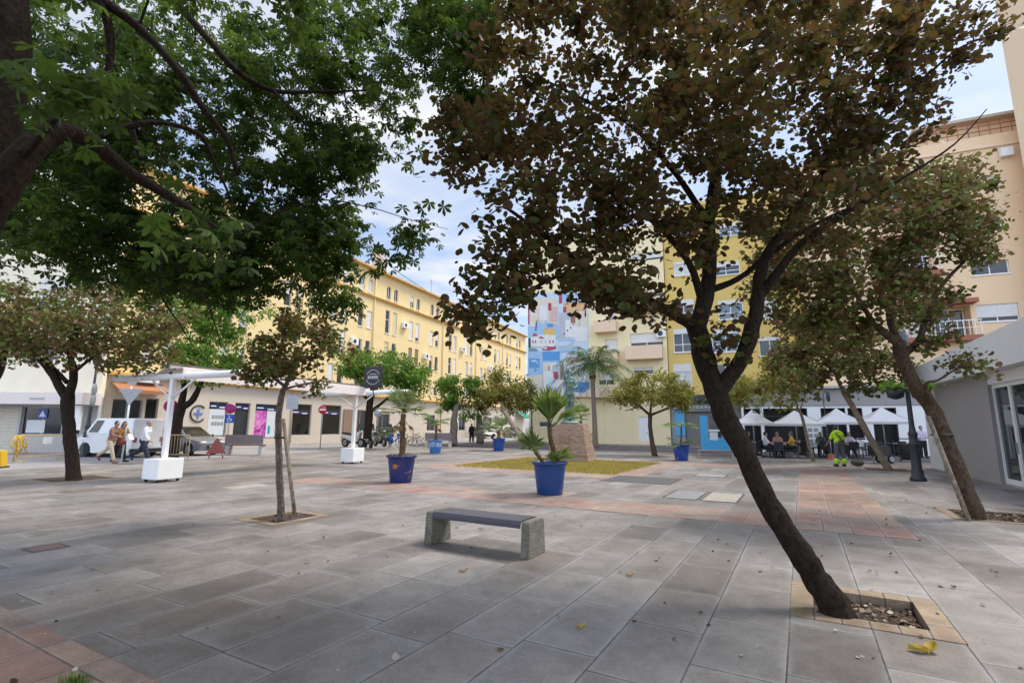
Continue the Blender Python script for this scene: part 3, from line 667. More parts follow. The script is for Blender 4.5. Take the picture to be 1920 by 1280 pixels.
for i,r in enumerate(bal):
    x0,x1,z0,z1=hs[4+i]
    window(pb,x0+.1,z0+.05,(x1-x0)*.48,z1-z0-.15,.25,y=.75,mull=1,pane='curtain',sill=False); window(pb,x0+(x1-x0)*.55,z0+.05,(x1-x0)*.42,z1-z0-.15,0,y=.75,mull=1,pane='glass',sill=False)
    sl_=MB().box(x0-.2,x1+.2,-.8,-.004,z0-.32,z0).build('balcony',M['redbrown'],pb); mb=MB(); n=14
    for k in range(n+1): xx=x0-.15+(x1-x0+.3)*k/n; mb.box(xx-.015,xx+.015,-.76,-.73,z0,z0+.9)
    mb.box(x0-.2,x1+.2,-.77,-.72,z0+.9,z0+.95); mb.box(x0-.2,x1+.2,-.77,-.72,z0+.45,z0+.48); mb.build('railing',M['white'],sl_)
    MB().box(x0-.2,x1+.2,-.82,-.004,z1+.02,z1+.28).build('balcony_soffit',M['redbrown'],pb)
mb=MB(); mb.box(-.05,PL+.05,-.12,-.004,zt-.9,zt-.75); mb.build('string_course',M['salmon'],pb)
xl=PF.loc(1738,262)[0]; h=fhole(1848,236,1877,262,PF); hz=PF.loc(1850,212)[1]
mb=MB(); mb.wall(xl,PL,zt,hz+.3,[(h[0],h[1],zt+.2,h[3])],y=1.8,depth=.3); mb.add([(xl,1.8,zt),(xl,9,zt),(xl,9,hz+.3),(xl,1.8,hz+.3)],[(0,3,2,1)]); mb.build('penthouse_wall',M['peach'],pb)
MB().box(xl-.3,PL,1.2,9.2,hz+.3,hz+.5).build('roof',mat('roof_slab',(.55,.48,.40),.8),pb)
window(pb,h[0],zt+.2,h[1]-h[0],h[3]-zt-.2,0,y=1.95,pane='glass')
mb=MB(); n=26
for k in range(n+1): xx=xl+(PL-xl)*k/n; mb.box(xx-.02,xx+.02,.05,.09,zt,zt+1.0)
for z in (.35,.68,1.0): mb.box(xl,PL,.045,.095,zt+z,zt+z+.05)
mb.build('railing',M['redbrown'],pb)
x,z=PF.loc(1884,288); ac=MB().box(x-.3,x+.3,-.35,-.02,z-.28,z+.28).build('air_conditioner',M['white'],pb)
tx=PF.loc(1881,215)[0]
tw=thing('tower_block','plain peach tower block wall rising out of the frame at the right','building',PF.w(tx+.0,-1.2),PF.a)
_d=Vector(ray(1881,215)); _sl=_d.dot(PF.x)/_d.dot(PF.y)
MB().prism([(0,0),(14,0),(14,9),(9*_sl+.15,9)],0,44).build('wall',M['tower'],tw)
MB().prism([(-.1,-.1),(14,-.1),(14,9),(9*_sl+.1,9)],44.002,44.5).build('roof',M['tower'],tw)
# ---- café ground floor
CO=PF.w(-5.6,-1.4); CF=Fac((CO.x,CO.y),-BA); x0=CF.loc(1392,800)[0]; x1=CF.loc(1790,800)[0]
CO=CF.w(x0,0); CF=Fac((CO.x,CO.y),-BA); CL=x1-x0
cf=thing('cafe_building','single storey café front in grey and white with dark open doorways','building',CF.w(0,0),CF.a)
dz=2.9; hs=[]
for (a,b) in ((1384+12,1427),(1433,1516),(1541,1588),(1638,1684),(1592,1620)):
    hs.append((CF.loc(a,800)[0],CF.loc(b,800)[0],.0 if a!=1592 else .9,dz))
hs=[h for h in hs if h[0]>0]
mb=MB(); mb.wall(0,CL,0,3.05,hs,depth=.3); mb.build('wall',M['white'],cf)
mb=MB(); mb.box(-.02,CL,-.08,.4,3.06,4.15); mb.build('fascia',mat('grey_fascia',(.30,.29,.28),.7,.08),cf)
MB().box(-.1,CL+.1,-.5,9,4.16,4.32).build('roof',M['concrete'],cf)
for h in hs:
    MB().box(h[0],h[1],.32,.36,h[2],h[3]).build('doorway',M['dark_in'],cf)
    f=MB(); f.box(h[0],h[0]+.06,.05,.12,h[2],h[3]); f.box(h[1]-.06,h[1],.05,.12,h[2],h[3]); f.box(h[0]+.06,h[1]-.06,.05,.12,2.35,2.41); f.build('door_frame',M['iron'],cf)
# ---- white single storey pavilion at the right edge
WA=R(26); wd=Vector((math.sin(WA),math.cos(WA))); wl=Vector((16.75,20.0))
# local x runs away from the camera along the wall, seen from the plaza the wall faces left
wb=thing('white_pavilion','low white pavilion with grey tiled wall and glass doors at the right edge','building',(wl.x,wl.y,0),math.pi/2-WA)
# in this frame outside is +y ; x=0 at far end of the tiles, negative towards the camera
M['tile']=striped('grey_rib_tiles',(.40,.37,.36),(.25,.23,.225),9,0,.3,.55)
q_=NT(M['tile'])
mb=MB(); mb.box(-5.2,0,-.3,.0,0,3.28); mb.build('tiled_wall',M['tile'],wb)
mb=MB(); mb.box(-14,0,-7,-.302,0,3.27); mb.box(.002,1.9,-7,-.06,0,1.0); mb.box(.002,.2,-7,-.06,1.0,2.45); mb.box(1.3,1.9,-7,-.06,1.0,2.45); mb.box(.002,1.9,-7,-.06,2.45,3.27); mb.box(-14,-5.2,-.3,-.02,2.95,3.27); mb.build('wall',M['white'],wb)
MB().box(.2,1.3,-.3,-.2,1.0,2.45).build('window',glassmat('green_glass',(.05,.075,.06)),wb)
_a=math.pi/2-WA; _F=Fac((wl.x-math.sin(_a)*.35,wl.y+math.cos(_a)*.35),_a); _l1=_F.loc(1745,675); _l2=_F.loc(1918,595)
_zz=lambda x:_l1[1]+(_l2[1]-_l1[1])*(x-_l1[0])/(_l2[0]-_l1[0])
mb=MB(); zf,zn=_zz(2.2),_zz(-14)-1.0
mb.add([(2.2,.35,3.28),(-14,.35,3.28),(-14,.35,zn+1.0),(2.2,.35,zf),(2.2,-7,3.28),(-14,-7,3.28),(-14,-7,zn+1.0),(2.2,-7,zf)],[(0,3,2,1),(4,5,6,7),(3,7,6,2),(0,4,7,3),(0,1,5,4)]); mb.build('fascia',mat('white_fascia',(.72,.72,.72),.6,.03,2),wb)
gx=-4.35
f=MB()
MB().box(-14,-5.201,-.28,-.1,0,.06).build('threshold',M['concrete'],wb)
for k in range(5):
    xa=-5.2-1.15*k-1.15; xb=-5.2-1.15*k
    mb=MB(); t=.07; mb.box(xa+.01,xa+t,-.2,-.1,.06,2.95); mb.box(xb-t,xb-.01,-.2,-.1,.06,2.95); mb.box(xa+t,xb-t,-.2,-.1,.06,.2); mb.box(xa+t,xb-t,-.2,-.1,2.83,2.95)
    g=mb.build('glass_door',M['white'],wb); MB().box(xa+t,xb-t,-.16,-.145,.2,2.83).build('pane',glassmat('door_glass',(.03,.04,.042),.03,.9),g)
    if k%2==1: MB().box(xb-.055,xb-.03,-.099,-.05,.95,1.25).build('handle',M['grey_metal'],g)
# ---- left cream building behind the left tree
lb=thing('corner_shop_building','tall pale cream building with a long white awning at the far left','building',(0,0,0))
rx=G(172,853); Yf=rx.y; xr=rx.x
mb=MB(); mb.prism([(xr-26,Yf),(xr,Yf),(xr-2.2,Yf+3.2),(xr-26,Yf+3.2)],3.0,17)
def lx(px): return P(px,800,Yf).x
sh0=(lx(36),lx(150),1.0,2.45)
mb2=MB(); mb2.wall(xr-26,xr,0,2.999,[sh0,(lx(-40),lx(31),.05,2.35)],y=Yf,depth=.3); mb2.add([(xr,Yf,0),(xr-2.2,Yf+3.2,0),(xr-2.2,Yf+3.2,3),(xr,Yf,3)],[(0,1,2,3)])
mb.build('wall',M['creamlt'],lb); mb2.build('shopfront_wall',mat('pale_grey_stone',(.42,.43,.43),.6,.08,2),lb)
wdn=window(lb,sh0[0],sh0[2],sh0[1]-sh0[0],sh0[3]-sh0[2],0,y=Yf+.12,mull=2,pane='glass_dark',frame='alu',sill=False,name='shop_window')
MB().box(.25,1.2,-.01,.015,.1,.75).build('poster',M['poster_w'],wdn); sq=MB().box(.75,1.25,-.02,-.011,.85,1.3).build('crossing_sign',mat('sign_blue',(.03,.10,.42),.4,.05),wdn)
MB().add([(.83,-.024,.92),(1.17,-.024,.92),(1.0,-.024,1.24)],[(0,1,2)]).build('triangle',M['white'],sq)
MB().box(lx(-40),lx(31),Yf+.1,Yf+.16,.05,2.35).build('roller_door',striped('beige_roller_door',(.58,.54,.44),(.45,.41,.33),6,2,.1),lb)
za=zat(60,757,Yf-1.2); zb_=zat(60,735,Yf-1.2)
aw=MB(); aw.prism([(xr-26,Yf-1.2),(xr+.1,Yf-1.2),(xr+.1,Yf-.003),(xr-26,Yf-.003)],za,zb_); aw=aw.build('awning',mat('pale_canvas_awning',(.70,.63,.60),.7,.05),lb)
MB().box(P(55,746,Yf-1.22).x,P(83,746,Yf-1.22).x,Yf-1.215,Yf-1.203,zat(60,749,Yf-1.2),zat(60,745,Yf-1.2)).build('lettering',M['alu'],aw)
rc_=random.Random(3)
for k in range(3):
    for j in range(5):
        window(lb,xr-4.0-j*4.2,4.6+k*3.1,1.4,1.5,rc_.choice([0,.4,.8]),y=Yf-.06,mull=1,pane='glass',sill=False)
MB().box(P(151,780,Yf).x,P(177,780,Yf).x,Yf-.9,Yf-.75,zat(165,806,Yf-.9),zat(165,760,Yf-.9)).build('white_panel',M['white'],lb)
# ================================================================ TREES
def smooth_line(pts,k=4):
    """Catmull-Rom through (pos,r)"""
    p=[np.array(list(a)+[b]) for a,b in pts]; out=[]
    for i in range(len(p)-1):
        p0=p[max(i-1,0)]; p1=p[i]; p2=p[i+1]; p3=p[min(i+2,len(p)-1)]
        for j in range(k):
            t=j/k; out.append(.5*((2*p1)+(-p0+p2)*t+(2*p0-5*p1+4*p2-p3)*t*t+(-p0+3*p1-3*p2+p3)*t**3))
    out.append(p[-1]); return [(Vector(q[:3]),max(q[3],.002)) for q in out]
def leaf_round():      # bilobed round leaf, folded on its midrib, unit length along +y
    v=np.array([(0,0,0),(0,.82,-.03),(.30,.08,.06),(.50,.45,.10),(.42,.85,.07),(.18,1.0,.02),(-.30,.08,.06),(-.50,.45,.10),(-.42,.85,.07),(-.18,1.0,.02)],float)
    return v,[[0,2,3,4,5,1],[0,1,9,8,7,6]]
def leaf_palm5(rg,n=6):  # hand shaped leaf of drooping obovate leaflets sharing one stalk point
    vs=[(0,0,0)]; fs=[]
    for k in range(n):
        a=-2.2+4.4*k/(n-1); L=1.0-.28*abs(a)/2.2
        for (s,t,d) in ((.10,.30,-.02),(.20,.68,-.12),(.07,1.0,-.30),(-.07,1.0,-.30),(-.20,.68,-.12),(-.10,.30,-.02)):
            x=t*L*math.sin(a)+s*math.cos(a); y=t*L*math.cos(a)-s*math.sin(a); vs.append((x,y,d*L-.12*abs(a)*t))
        b=1+6*k; fs.append([0,b,b+1,b+2,b+3,b+4,b+5])
    return np.array(vs,float),fs
def leaf_simple():
    return np.array([(0,0,0),(.26,.35,.05),(.2,.75,.02),(0,1.,-.06),(-.2,.75,.02),(-.26,.35,.05)],float),[[0,1,2,3],[0,3,4,5]]
def rotmats(rg,n,tilt,droop=0.0):
    """random yaw, pitch around horizontal, roll"""
    a=rg.uniform(0,2*math.pi,n); b=rg.normal(droop,tilt,n); c=rg.normal(0,tilt,n)
    ca,sa,cb,sb,cc,sc=np.cos(a),np.sin(a),np.cos(b),np.sin(b),np.cos(c),np.sin(c); z=np.zeros(n); o=np.ones(n)
    A=np.stack([np.stack([ca,-sa,z],1),np.stack([sa,ca,z],1),np.stack([z,z,o],1)],1)
    B=np.stack([np.stack([o,z,z],1),np.stack([z,cb,-sb],1),np.stack([z,sb,cb],1)],1)
    Cc=np.stack([np.stack([cc,z,sc],1),np.stack([z,o,z],1),np.stack([-sc,z,cc],1)],1)
    return A@B@Cc
def leaves_mesh(name,kind,pos,size,mats,seed,tilt=.55,droop=-.35,matidx=None):
    rg=np.random.default_rng(seed); n=len(pos)
    tv,tf={'round':leaf_round,'simple':leaf_simple}.get(kind,lambda:leaf_palm5(rg))()
    Rm=rotmats(rg,n,tilt,droop); sz=size*rg.uniform(.45,1.32,n)
    V=np.einsum('nij,kj->nki',Rm,tv)*sz[:,None,None]+pos[:,None,:]
    me=npmesh(name,V,tf,None,mats,n)
    if matidx is not None: me.polygons.foreach_set('material_index',np.repeat(matidx,len(tf)).astype(np.int32))
    me.polygons.foreach_set('use_smooth',np.zeros(len(me.polygons),bool)); return me
TREES=[]
def tree(name,label,group,bark,leafm,limbs,crown,kind='round',size=.085,per=60,spread=.35,seed=1,twig=.006,minr=.0035,tilt=.6,droop=-.35,stem='trunk',extra=None,sides=10,ntwig=True,trunk_from=0,cat='tree'):
    """limbs: lists of (px,py,depth,radius) or (Vector,radius). crown: (px,py,rx,ry,depth,ddepth,count) clusters"""
    rg=np.random.default_rng(seed); rd=random.Random(seed)
    def pt(q): return (q[0],q[1]) if len(q)==2 else (P(q[0],q[1],q[2]),q[3])
    L=[smooth_line([pt(q) for q in l],4) for l in limbs]
    base=L[0][0][0]
    t=thing(name,label,cat,(base.x,base.y,0),0,group); off=Vector((base.x,base.y,0))
    tr=MB(); br=MB(); nodes=[]; nr=[]
    for i,l in enumerate(L):
        jit=[(p+Vector((rd.gauss(0,r*.06),rd.gauss(0,r*.06),rd.gauss(0,r*.03))),r*rd.uniform(.94,1.07)) for p,r in l]
        (tr if i<=trunk_from else br).tube([p-off for p,r in jit],[r for p,r in jit],sides if jit[0][1]>.05 else 6)
        for k,(p,r) in enumerate(l):
            if i>0 or k>len(l)*.6: nodes.append(p); nr.append(r)
    cl=[]
    for (px,py,rx,ry,Y,dY,n) in crown:
        for _ in range(n):
            while True:
                a,b,c=rd.uniform(-1,1),rd.uniform(-1,1),rd.uniform(-1,1)
                if a*a+b*b+c*c<=1: break
            if rd.random()<.13:
                k_=rd.uniform(1.2,1.5); a*=k_; b*=k_; c*=k_
            YY=max(Y+c*dY,1.2); cl.append(P(px+a*rx,py+b*ry,YY))
    if extra:
        for c,r,n in extra:
            for _ in range(n):
                while True:
                    a,b,d=rd.uniform(-1,1),rd.uniform(-1,1),rd.uniform(-1,1)
                    if a*a+b*b+d*d<=1: break
                cl.append(Vector(c)+Vector((a*r[0],b*r[1],d*r[2])))
    NA=np.array([list(p) for p in nodes]); NR=list(nr)
    d0=[min((NA-np.array(list(c)))**2@np.ones(3)) for c in cl]
    order=np.argsort(d0); LP=[]
    tw=MB(); NA=list(map(np.array,NA))
    for oi in order:
        c=cl[oi]; A=np.array(NA); k=int(np.argmin(((A-np.array(list(c)))**2).sum(1)))
        s=Vector(A[k]); d=c-s; Ln=d.length
        r0=min(NR[k]*.75,max(twig*1.2,twig*(0.6+1.3*Ln)))
        side=Vector((rd.gauss(0,1),rd.gauss(0,1),rd.gauss(0,1)))*Ln*.10; m1=s+d*.35+side+Vector((0,0,.06*Ln)); m2=s+d*.7+side*.6+Vector((0,0,.05*Ln))
        seg=smooth_line([(s,r0),(m1,r0*.8),(m2,r0*.6),(c,max(minr,r0*.4))],2)
        if Ln>.02: tw.tube([p-off for p,r in seg],[r for p,r in seg],5 if twig>.004 else 4,caps=False)
        for p,r in seg[1:]:
            NA.append(np.array(list(p))); NR.append(r)
        m=int(per*rd.uniform(.5,1.5)); q=rg.normal(0,1,(m,3)); q/=np.linalg.norm(q,axis=1)[:,None]; q*=(rg.uniform(0,1,(m,1))**.6)*spread*rd.uniform(.6,1.3); q[:,2]*=.75
        LP.append(q+np.array(list(c-off)))
        mt=int(per*.25*min(Ln/1.0,1.2)); 
        if mt>0:
            ts=rg.uniform(.25,1,mt); pp=np.array([list(s+d*x+side*(.7 if .2<x<.8 else .2)-off) for x in ts])+rg.normal(0,spread*.28,(mt,3)); LP.append(pp)
    tr.build(stem,bark,t)
    if br.v: br.build('limbs',bark,t)
    if tw.v: tw.build('twigs',bark,t)
    pos=np.concatenate(LP); me=leaves_mesh('crown',kind,pos,size,leafm if isinstance(leafm,list) else [leafm],seed+7,tilt,droop,(rg.random(len(pos))<.5).astype(int)*0)
    put('crown',me,t); TREES.append((name,len(pos))); return t
B_DK=barkmat('dark_bark',(.024,.0165,.011)); B_MID=barkmat('brown_bark',(.075,.050,.033),12); B_LT=barkmat('pale_bark',(.20,.15,.105),12); B_GR=barkmat('grey_brown_bark',(.13,.105,.085),16)
L_RUST=leafmat('rusty_leaves',[(0,(.032,.020,.011)),(.18,(.095,.050,.023)),(.40,(.11,.066,.028)),(.50,(.036,.050,.013)),(.86,(.066,.096,.020)),(.96,(.11,.058,.026)),(1,(.22,.17,.03))],.36,.5,(.19,.11,.028))
L_RUSTG=leafmat('rusty_green_leaves',[(0,(.075,.040,.022)),(.22,(.16,.090,.044)),(.42,(.15,.115,.036)),(.58,(.085,.13,.024)),(.88,(.12,.20,.030)),(1,(.24,.15,.075))],.3,.5,(.20,.13,.05))
L_GRN=leafmat('green_leaves',[(0,(.016,.032,.008)),(.5,(.030,.062,.012)),(.85,(.050,.10,.018)),(1,(.10,.17,.028))],.45,.5,(.13,.20,.025))
L_BRT=leafmat('bright_green_leaves',[(0,(.045,.105,.016)),(.5,(.085,.19,.026)),(1,(.16,.29,.045))],.4)
L_YEL=leafmat('yellow_green_leaves',[(0,(.16,.14,.03)),(.4,(.28,.23,.045)),(.7,(.23,.15,.05)),(1,(.17,.22,.04))],.4)
G1='rusty leaved trees planted in the plaza'; G2='green trees along the street'
# A: the leaning tree in front
tree('rusty_tree','large leaning tree with dark rusty crown rooted in the front tree pit',G1,B_DK,L_RUST,[
 [(1574,1162,4.78,.165),(1562,1130,4.82,.135),(1528,1080,4.9,.118),(1500,1035,4.95,.112),(1440,940,5.15,.106),(1385,830,5.4,.108),(1342,735,5.6,.122),(1316,660,5.75,.122),(1306,610,5.8,.115)],
 [(1345,735,5.6,.10),(1390,674,5.5,.085),(1412,610,5.45,.082),(1422,550,5.45,.076),(1432,490,5.5,.06),(1470,430,5.6,.05),(1540,330,5.8,.038),(1600,200,6,.028),(1660,100,6.2,.016)],
 [(1304,615,5.8,.105),(1322,560,5.9,.095),(1332,480,6.1,.085),(1330,400,6.3,.07),(1350,300,6.5,.058),(1400,170,6.7,.042),(1430,20,6.9,.03)],
 [(1304,612,5.8,.075),(1262,588,5.6,.06),(1190,552,5.3,.053),(1130,520,5.1,.046),(1085,490,4.9,.038),(1020,440,4.7,.026),(950,390,4.6,.015)],
 [(1100,500,5,.03),(1040,520,4.8,.022),(960,560,4.7,.014),(900,570,4.6,.009)],
 [(1330,545,5.95,.045),(1385,522,5.9,.038),(1440,480,5.8,.032),(1530,420,5.7,.025),(1640,370,5.7,.016)],
 [(1425,555,5.45,.055),(1462,505,5.3,.046),(1510,450,5.2,.036),(1600,390,5.1,.026),(1700,330,5.0,.017),(1790,270,5,.009),(1850,205,5,.005)],
 [(1330,420,6.25,.045),(1270,330,6.3,.036),(1190,240,6.2,.027),(1100,190,6.0,.02),(1000,140,5.9,.011)],
 [(1350,300,6.5,.04),(1280,160,6.8,.028),(1230,40,7,.02)],
 [(1318,570,5.9,.05),(1290,490,5.8,.04),(1230,420,5.6,.03),(1160,370,5.4,.02),(1090,330,5.3,.012)],
 [(1600,200,6,.025),(1700,170,5.8,.018),(1800,90,5.6,.012),(1890,60,5.5,.007)]],
 [(990,300,130,160,5.3,1.4,30),(1180,250,190,240,5.8,1.8,58),(1420,180,230,210,6,2,70),(1600,150,170,150,5.8,1.6,34),(1080,490,200,90,5.0,1.0,24),(915,560,70,70,4.7,.6,9),(1330,370,210,130,6,1.6,40),(1540,360,130,110,5.6,1.2,16),(1300,20,420,90,6,2.2,60),(1060,60,190,110,6,1.6,26),(1750,60,110,75,5.5,1.0,16),(1180,560,90,35,5.2,.6,7),(1370,620,55,30,5.3,.3,2),(1620,280,90,55,5.5,1,9),(880,250,60,90,5.2,.8,10)],
 'round',.074,70,.32,seed=21,twig=.009,minr=.003,extra=[((1.2,5.4,8.4),(4.2,2.6,1.6),70)])
# B: green tree at the left whose trunk stands just outside the frame
tb=P(-130,1000,4.0); tb.z=0
def Q(px,py,Y): return P(px,py,Y)
tree('green_tree','spreading dark green tree with hand shaped leaves whose trunk stands at the left edge','green trees with hand shaped leaves',B_DK,L_GRN,[
 [(tb,.32),(P(-135,800,4.0),.25),(P(-115,600,4.0),.22),(P(-80,450,4.0),.20),(P(-42,320,4.1),.17)],
 [(-62,460,4,0.1558),(0,360,4.0,0.123),(45,292,4.05,0.1066),(100,250,4.2,0.0943),(165,262,4.4,0.0779),(240,322,4.7,0.0615),(325,372,5.0,0.0492),(400,425,5.3,0.0369),(455,470,5.6,0.0246)],
 [(-30,325,4.1,0.1804),(5,180,4.2,0.164),(22,60,4.3,0.1476),(15,-80,4.4,0.1312)],
 [(15,-60,4.4,0.0984),(120,-50,4.8,0.0738),(190,0,5,0.0615),(260,52,5.1,0.0451),(330,128,5.2,0.041),(382,205,5.4,0.0369),(425,262,5.6,0.0312),(445,330,5.8,0.0246)],
 [(190,0,5,0.0492),(207,70,5.0,0.0451),(206,150,5.0,0.0369),(240,215,5.1,0.0287),(262,300,5.2,0.018)],
 [(120,-50,4.8,0.0656),(300,-15,5.4,0.0492),(380,62,5.6,0.041),(442,132,5.8,0.0369),(512,170,6.1,0.0295),(590,172,6.4,0.023),(690,170,6.7,0.0123)],
 [(515,172,6.1,0.0205),(570,230,6.2,0.0148),(620,275,6.3,0.0066)],
 [(165,262,4.4,0.041),(280,230,4.7,0.0287),(370,250,5.0,0.023),(400,300,5.2,0.0164),(440,390,5.4,0.0098)],
 [(400,425,5.3,0.0246),(450,440,5.5,0.0164),(520,400,5.7,0.0123),(600,375,5.8,0.0098),(690,388,5.9,0.0074),(770,412,6,0.0049),(840,430,6.1,0.0033)],
 [(600,376,5.8,0.0066),(680,450,5.8,0.0049),(740,505,5.8,0.0033),(800,545,5.8,0.0025)],
 [(330,380,5,0.0164),(305,470,5.1,0.0131),(302,550,5.2,0.0107),(335,605,5.3,0.0074),(365,655,5.4,0.0041)],
 [(380,410,5.2,0.0148),(372,520,5.3,0.0098),(400,600,5.4,0.0057),(415,650,5.4,0.0033)]],
 [(120,130,210,170,6.6,1.6,46),(330,110,190,120,7.4,1.8,46),(520,110,150,120,7.8,1.7,42),(690,90,140,110,7.8,1.5,36),(690,250,80,85,7.5,1.0,14),(560,290,120,80,7.4,1.3,28),(300,310,250,110,7.2,1.6,66),(540,440,140,75,7.6,1.4,38),(450,500,150,60,7.8,1.3,30),(590,470,90,70,7.8,1.2,16),(110,420,170,95,7.0,1.5,52),(320,460,190,75,7.4,1.5,48),(120,300,150,90,7.4,1.4,36),(360,525,170,45,7.8,1.2,20),(765,450,40,60,6.4,.4,5),(860,70,90,90,7,.8,20),(835,50,70,70,7.2,.8,12),(905,150,50,70,6.9,.6,8),(640,560,50,70,7.4,.8,6),(385,455,48,40,3.4,.3,2),(120,165,120,35,2.7,.3,3),(620,320,50,40,7,.5,6),(870,180,50,80,6.8,.6,8)],
 'palm',.10,30,.40,seed=33,twig=.009,minr=.003,tilt=.5,droop=-.45,extra=[((-2.5,1.5,6.4),(4.5,3.6,1.4),200),((2.0,-2.6,6.0),(6.5,3.6,1.5),330),((-4.5,-1.5,5.2),(3,3,1.5),110)])  # extra clusters overhead and behind the camera, added out of view to shade the foreground
# C: leaning tree at the right, tied to a stake
tree('rusty_tree','leaning rusty green tree tied to a plank stake by the white pavilion',G1,B_MID,L_RUSTG,[
 [(1836,978,9.58,0.152),(1822,940,9.6,0.132),(1790,860,9.75,0.128),(1752,775,9.95,0.132),(1712,715,10.1,0.136),(1690,665,10.2,0.12),(1684,640,10.2,0.112)],
 [(1684,645,10.2,0.088),(1640,610,10.2,0.068),(1580,592,10.1,0.056),(1500,600,10,0.04),(1440,590,9.9,0.024)],
 [(1684,645,10.2,0.08),(1668,590,10.4,0.068),(1680,510,10.6,0.056),(1700,420,10.8,0.04),(1700,330,11,0.024)],
 [(1690,665,10.2,0.08),(1722,640,10.2,0.064),(1738,595,10.3,0.056),(1770,530,10.4,0.04),(1830,470,10.4,0.024)],
 [(1640,610,10.2,0.048),(1600,540,10.3,0.04),(1560,450,10.4,0.028),(1530,380,10.5,0.016)],
 [(1752,770,9.95,0.04),(1735,722,9.7,0.032),(1760,712,9.6,0.0224),(1800,690,9.5,0.0128),(1860,688,9.4,0.0064)]],
 [(1600,470,155,145,10.2,1.7,66),(1660,350,130,60,10.3,1.3,26),(1800,400,80,80,10.3,1.0,20),(1500,470,90,90,10.2,1.2,20),(1720,420,120,110,10.4,1.5,40),(1500,540,110,80,10,1.3,24),(1700,560,90,60,10.2,1.2,16),(1800,440,60,80,10.3,.9,11),(1560,630,90,40,10,.9,11),(1850,470,50,30,10.2,.4,3),(1790,685,40,22,9.6,.3,2),(1850,683,25,14,9.4,.2,1),(1760,330,90,40,10.4,.6,5),(1740,620,40,30,10.2,.5,3)],
 'round',.09,70,.46,seed=44,twig=.012,minr=.004)
# C2: behind it two slender leaning trees near the café
tree('rusty_tree','slender leaning tree with pale trunk beside the street cleaner',G1,B_LT,L_RUSTG,[
 [(1668,884,20.3,0.144),(1648,850,20.4,0.1224),(1612,785,20.7,0.1152),(1582,735,21,0.108)],
 [(1582,737,21,0.072),(1560,690,21,0.0576),(1530,650,21,0.036)],[(1590,748,21,0.072),(1598,700,21.2,0.0576),(1620,660,21.3,0.036)]],
 [(1580,655,100,62,21,2.4,60),(1500,690,70,45,20.5,1.6,22),(1640,690,70,45,21,1.6,20)],
 'round',.15,60,.55,seed=51,twig=.02,minr=.008)
tree('rusty_tree','thin forked tree with pale trunk in front of the white café parasols',G1,B_LT,L_YEL,[
 [(1526,866,25.4,0.0935),(1515,830,25.5,0.077),(1505,785,25.7,0.0715),(1498,768,25.8,0.066)],
 [(1500,772,25.8,0.0495),(1475,762,25.8,0.0385),(1445,750,25.8,0.0275)],[(1498,770,25.8,0.0495),(1488,740,26,0.0385),(1470,710,26,0.0275)],[(1500,770,25.8,0.0385),(1508,745,26,0.0275),(1520,715,26,0.022)]],
 [(1462,715,78,48,25.8,2.2,52),(1400,735,30,25,25.5,1,6)],
 'simple',.20,60,.6,seed=52,twig=.02,minr=.008)
# young staked tree
tree('rusty_tree','thin young tree with a rusty crown tied to a wooden stake in its square pit',G1,B_GR,L_RUSTG,[
 [(527,978,8.95,0.0629),(526,930,8.98,0.0577),(523,860,9.0,0.0555),(522,790,9.05,0.0533),(527,745,9.1,0.0503),(535,722,9.1,0.0444)],
 [(535,724,9.1,0.0333),(510,705,9.1,0.0259),(485,675,9.1,0.0163)],[(535,724,9.1,0.0333),(548,690,9.1,0.0281),(560,650,9.2,0.0185)],[(532,730,9.1,0.0222),(560,722,9,0.0185),(595,715,8.9,0.0104)]],
 [(550,650,84,58,9.1,1.0,52),(500,685,45,32,9,.6,10),(590,725,22,10,8.9,.2,2)],
 'round',.075,44,.27,seed=61,twig=.009,minr=.003)
# E left mid tree
tree('rusty_tree','broad rusty green tree in front of the corner shop at the left',G1,B_DK,L_RUSTG,[
 [(138,905,14.8,0.2112),(136,880,14.85,0.176),(130,810,15,0.1628),(127,760,15.1,0.1672),(128,735,15.1,0.1672)],
 [(126,748,15.1,0.132),(105,712,15.1,0.1056),(82,682,15.1,0.0792),(50,650,15.2,0.0528)],[(130,742,15.1,0.132),(138,700,15.2,0.1056),(132,650,15.3,0.0792),(150,600,15.5,0.0528)],[(126,716,15.1,0.0704),(100,690,15.3,0.0616),(75,655,15.5,0.044)],[(135,700,15.2,0.0528),(190,660,15.3,0.0352),(250,640,15.4,0.0264)]],
 [(140,590,190,75,15.3,2.4,95),(60,630,90,55,15.2,1.8,30),(245,650,90,48,15.4,1.6,36),(20,600,70,80,15.3,1.6,22),(120,665,100,35,15.2,1.2,16),(290,600,60,50,15.6,1.2,12)],
 'round',.105,48,.5,seed=71,twig=.014,minr=.005)
# another trunk at the far left edge
tree('rusty_tree','rusty tree cut by the left edge of the picture, its crown over the shop awning',G1,B_DK,L_RUSTG,[
 [(P(-60,870,17),.2),(P(-50,800,17),.17),(P(-22,735,17),.15),(P(0,690,17),.12),(P(10,650,17),.08)]],
 [(-10,630,60,55,17,1.5,26)],'round',.12,60,.45,seed=72,twig=.014,minr=.005)
# F tree behind the canopy: fresh green crown
tree('green_tree','green tree with forked dark trunk behind the white planter box and canopy',G2,B_DK,L_BRT,[
 [(322,862,24.4,.30),(325,830,24.5,.25),(332,790,24.6,.24),(342,758,24.7,.24)],
 [(340,765,24.7,.17),(362,748,24.6,.15),(378,715,24.5,.10),(395,680,24.4,.06)],[(338,765,24.7,.18),(345,725,24.8,.14),(340,680,25,.09)]],
 [(395,675,75,42,24.4,1.8,46),(350,640,80,55,24.8,2,46),(425,700,40,25,24,1,14),(440,600,80,60,25.5,1.5,40),(350,575,90,55,25,2,40)],
 'simple',.17,70,.55,seed=81,twig=.02,minr=.008)
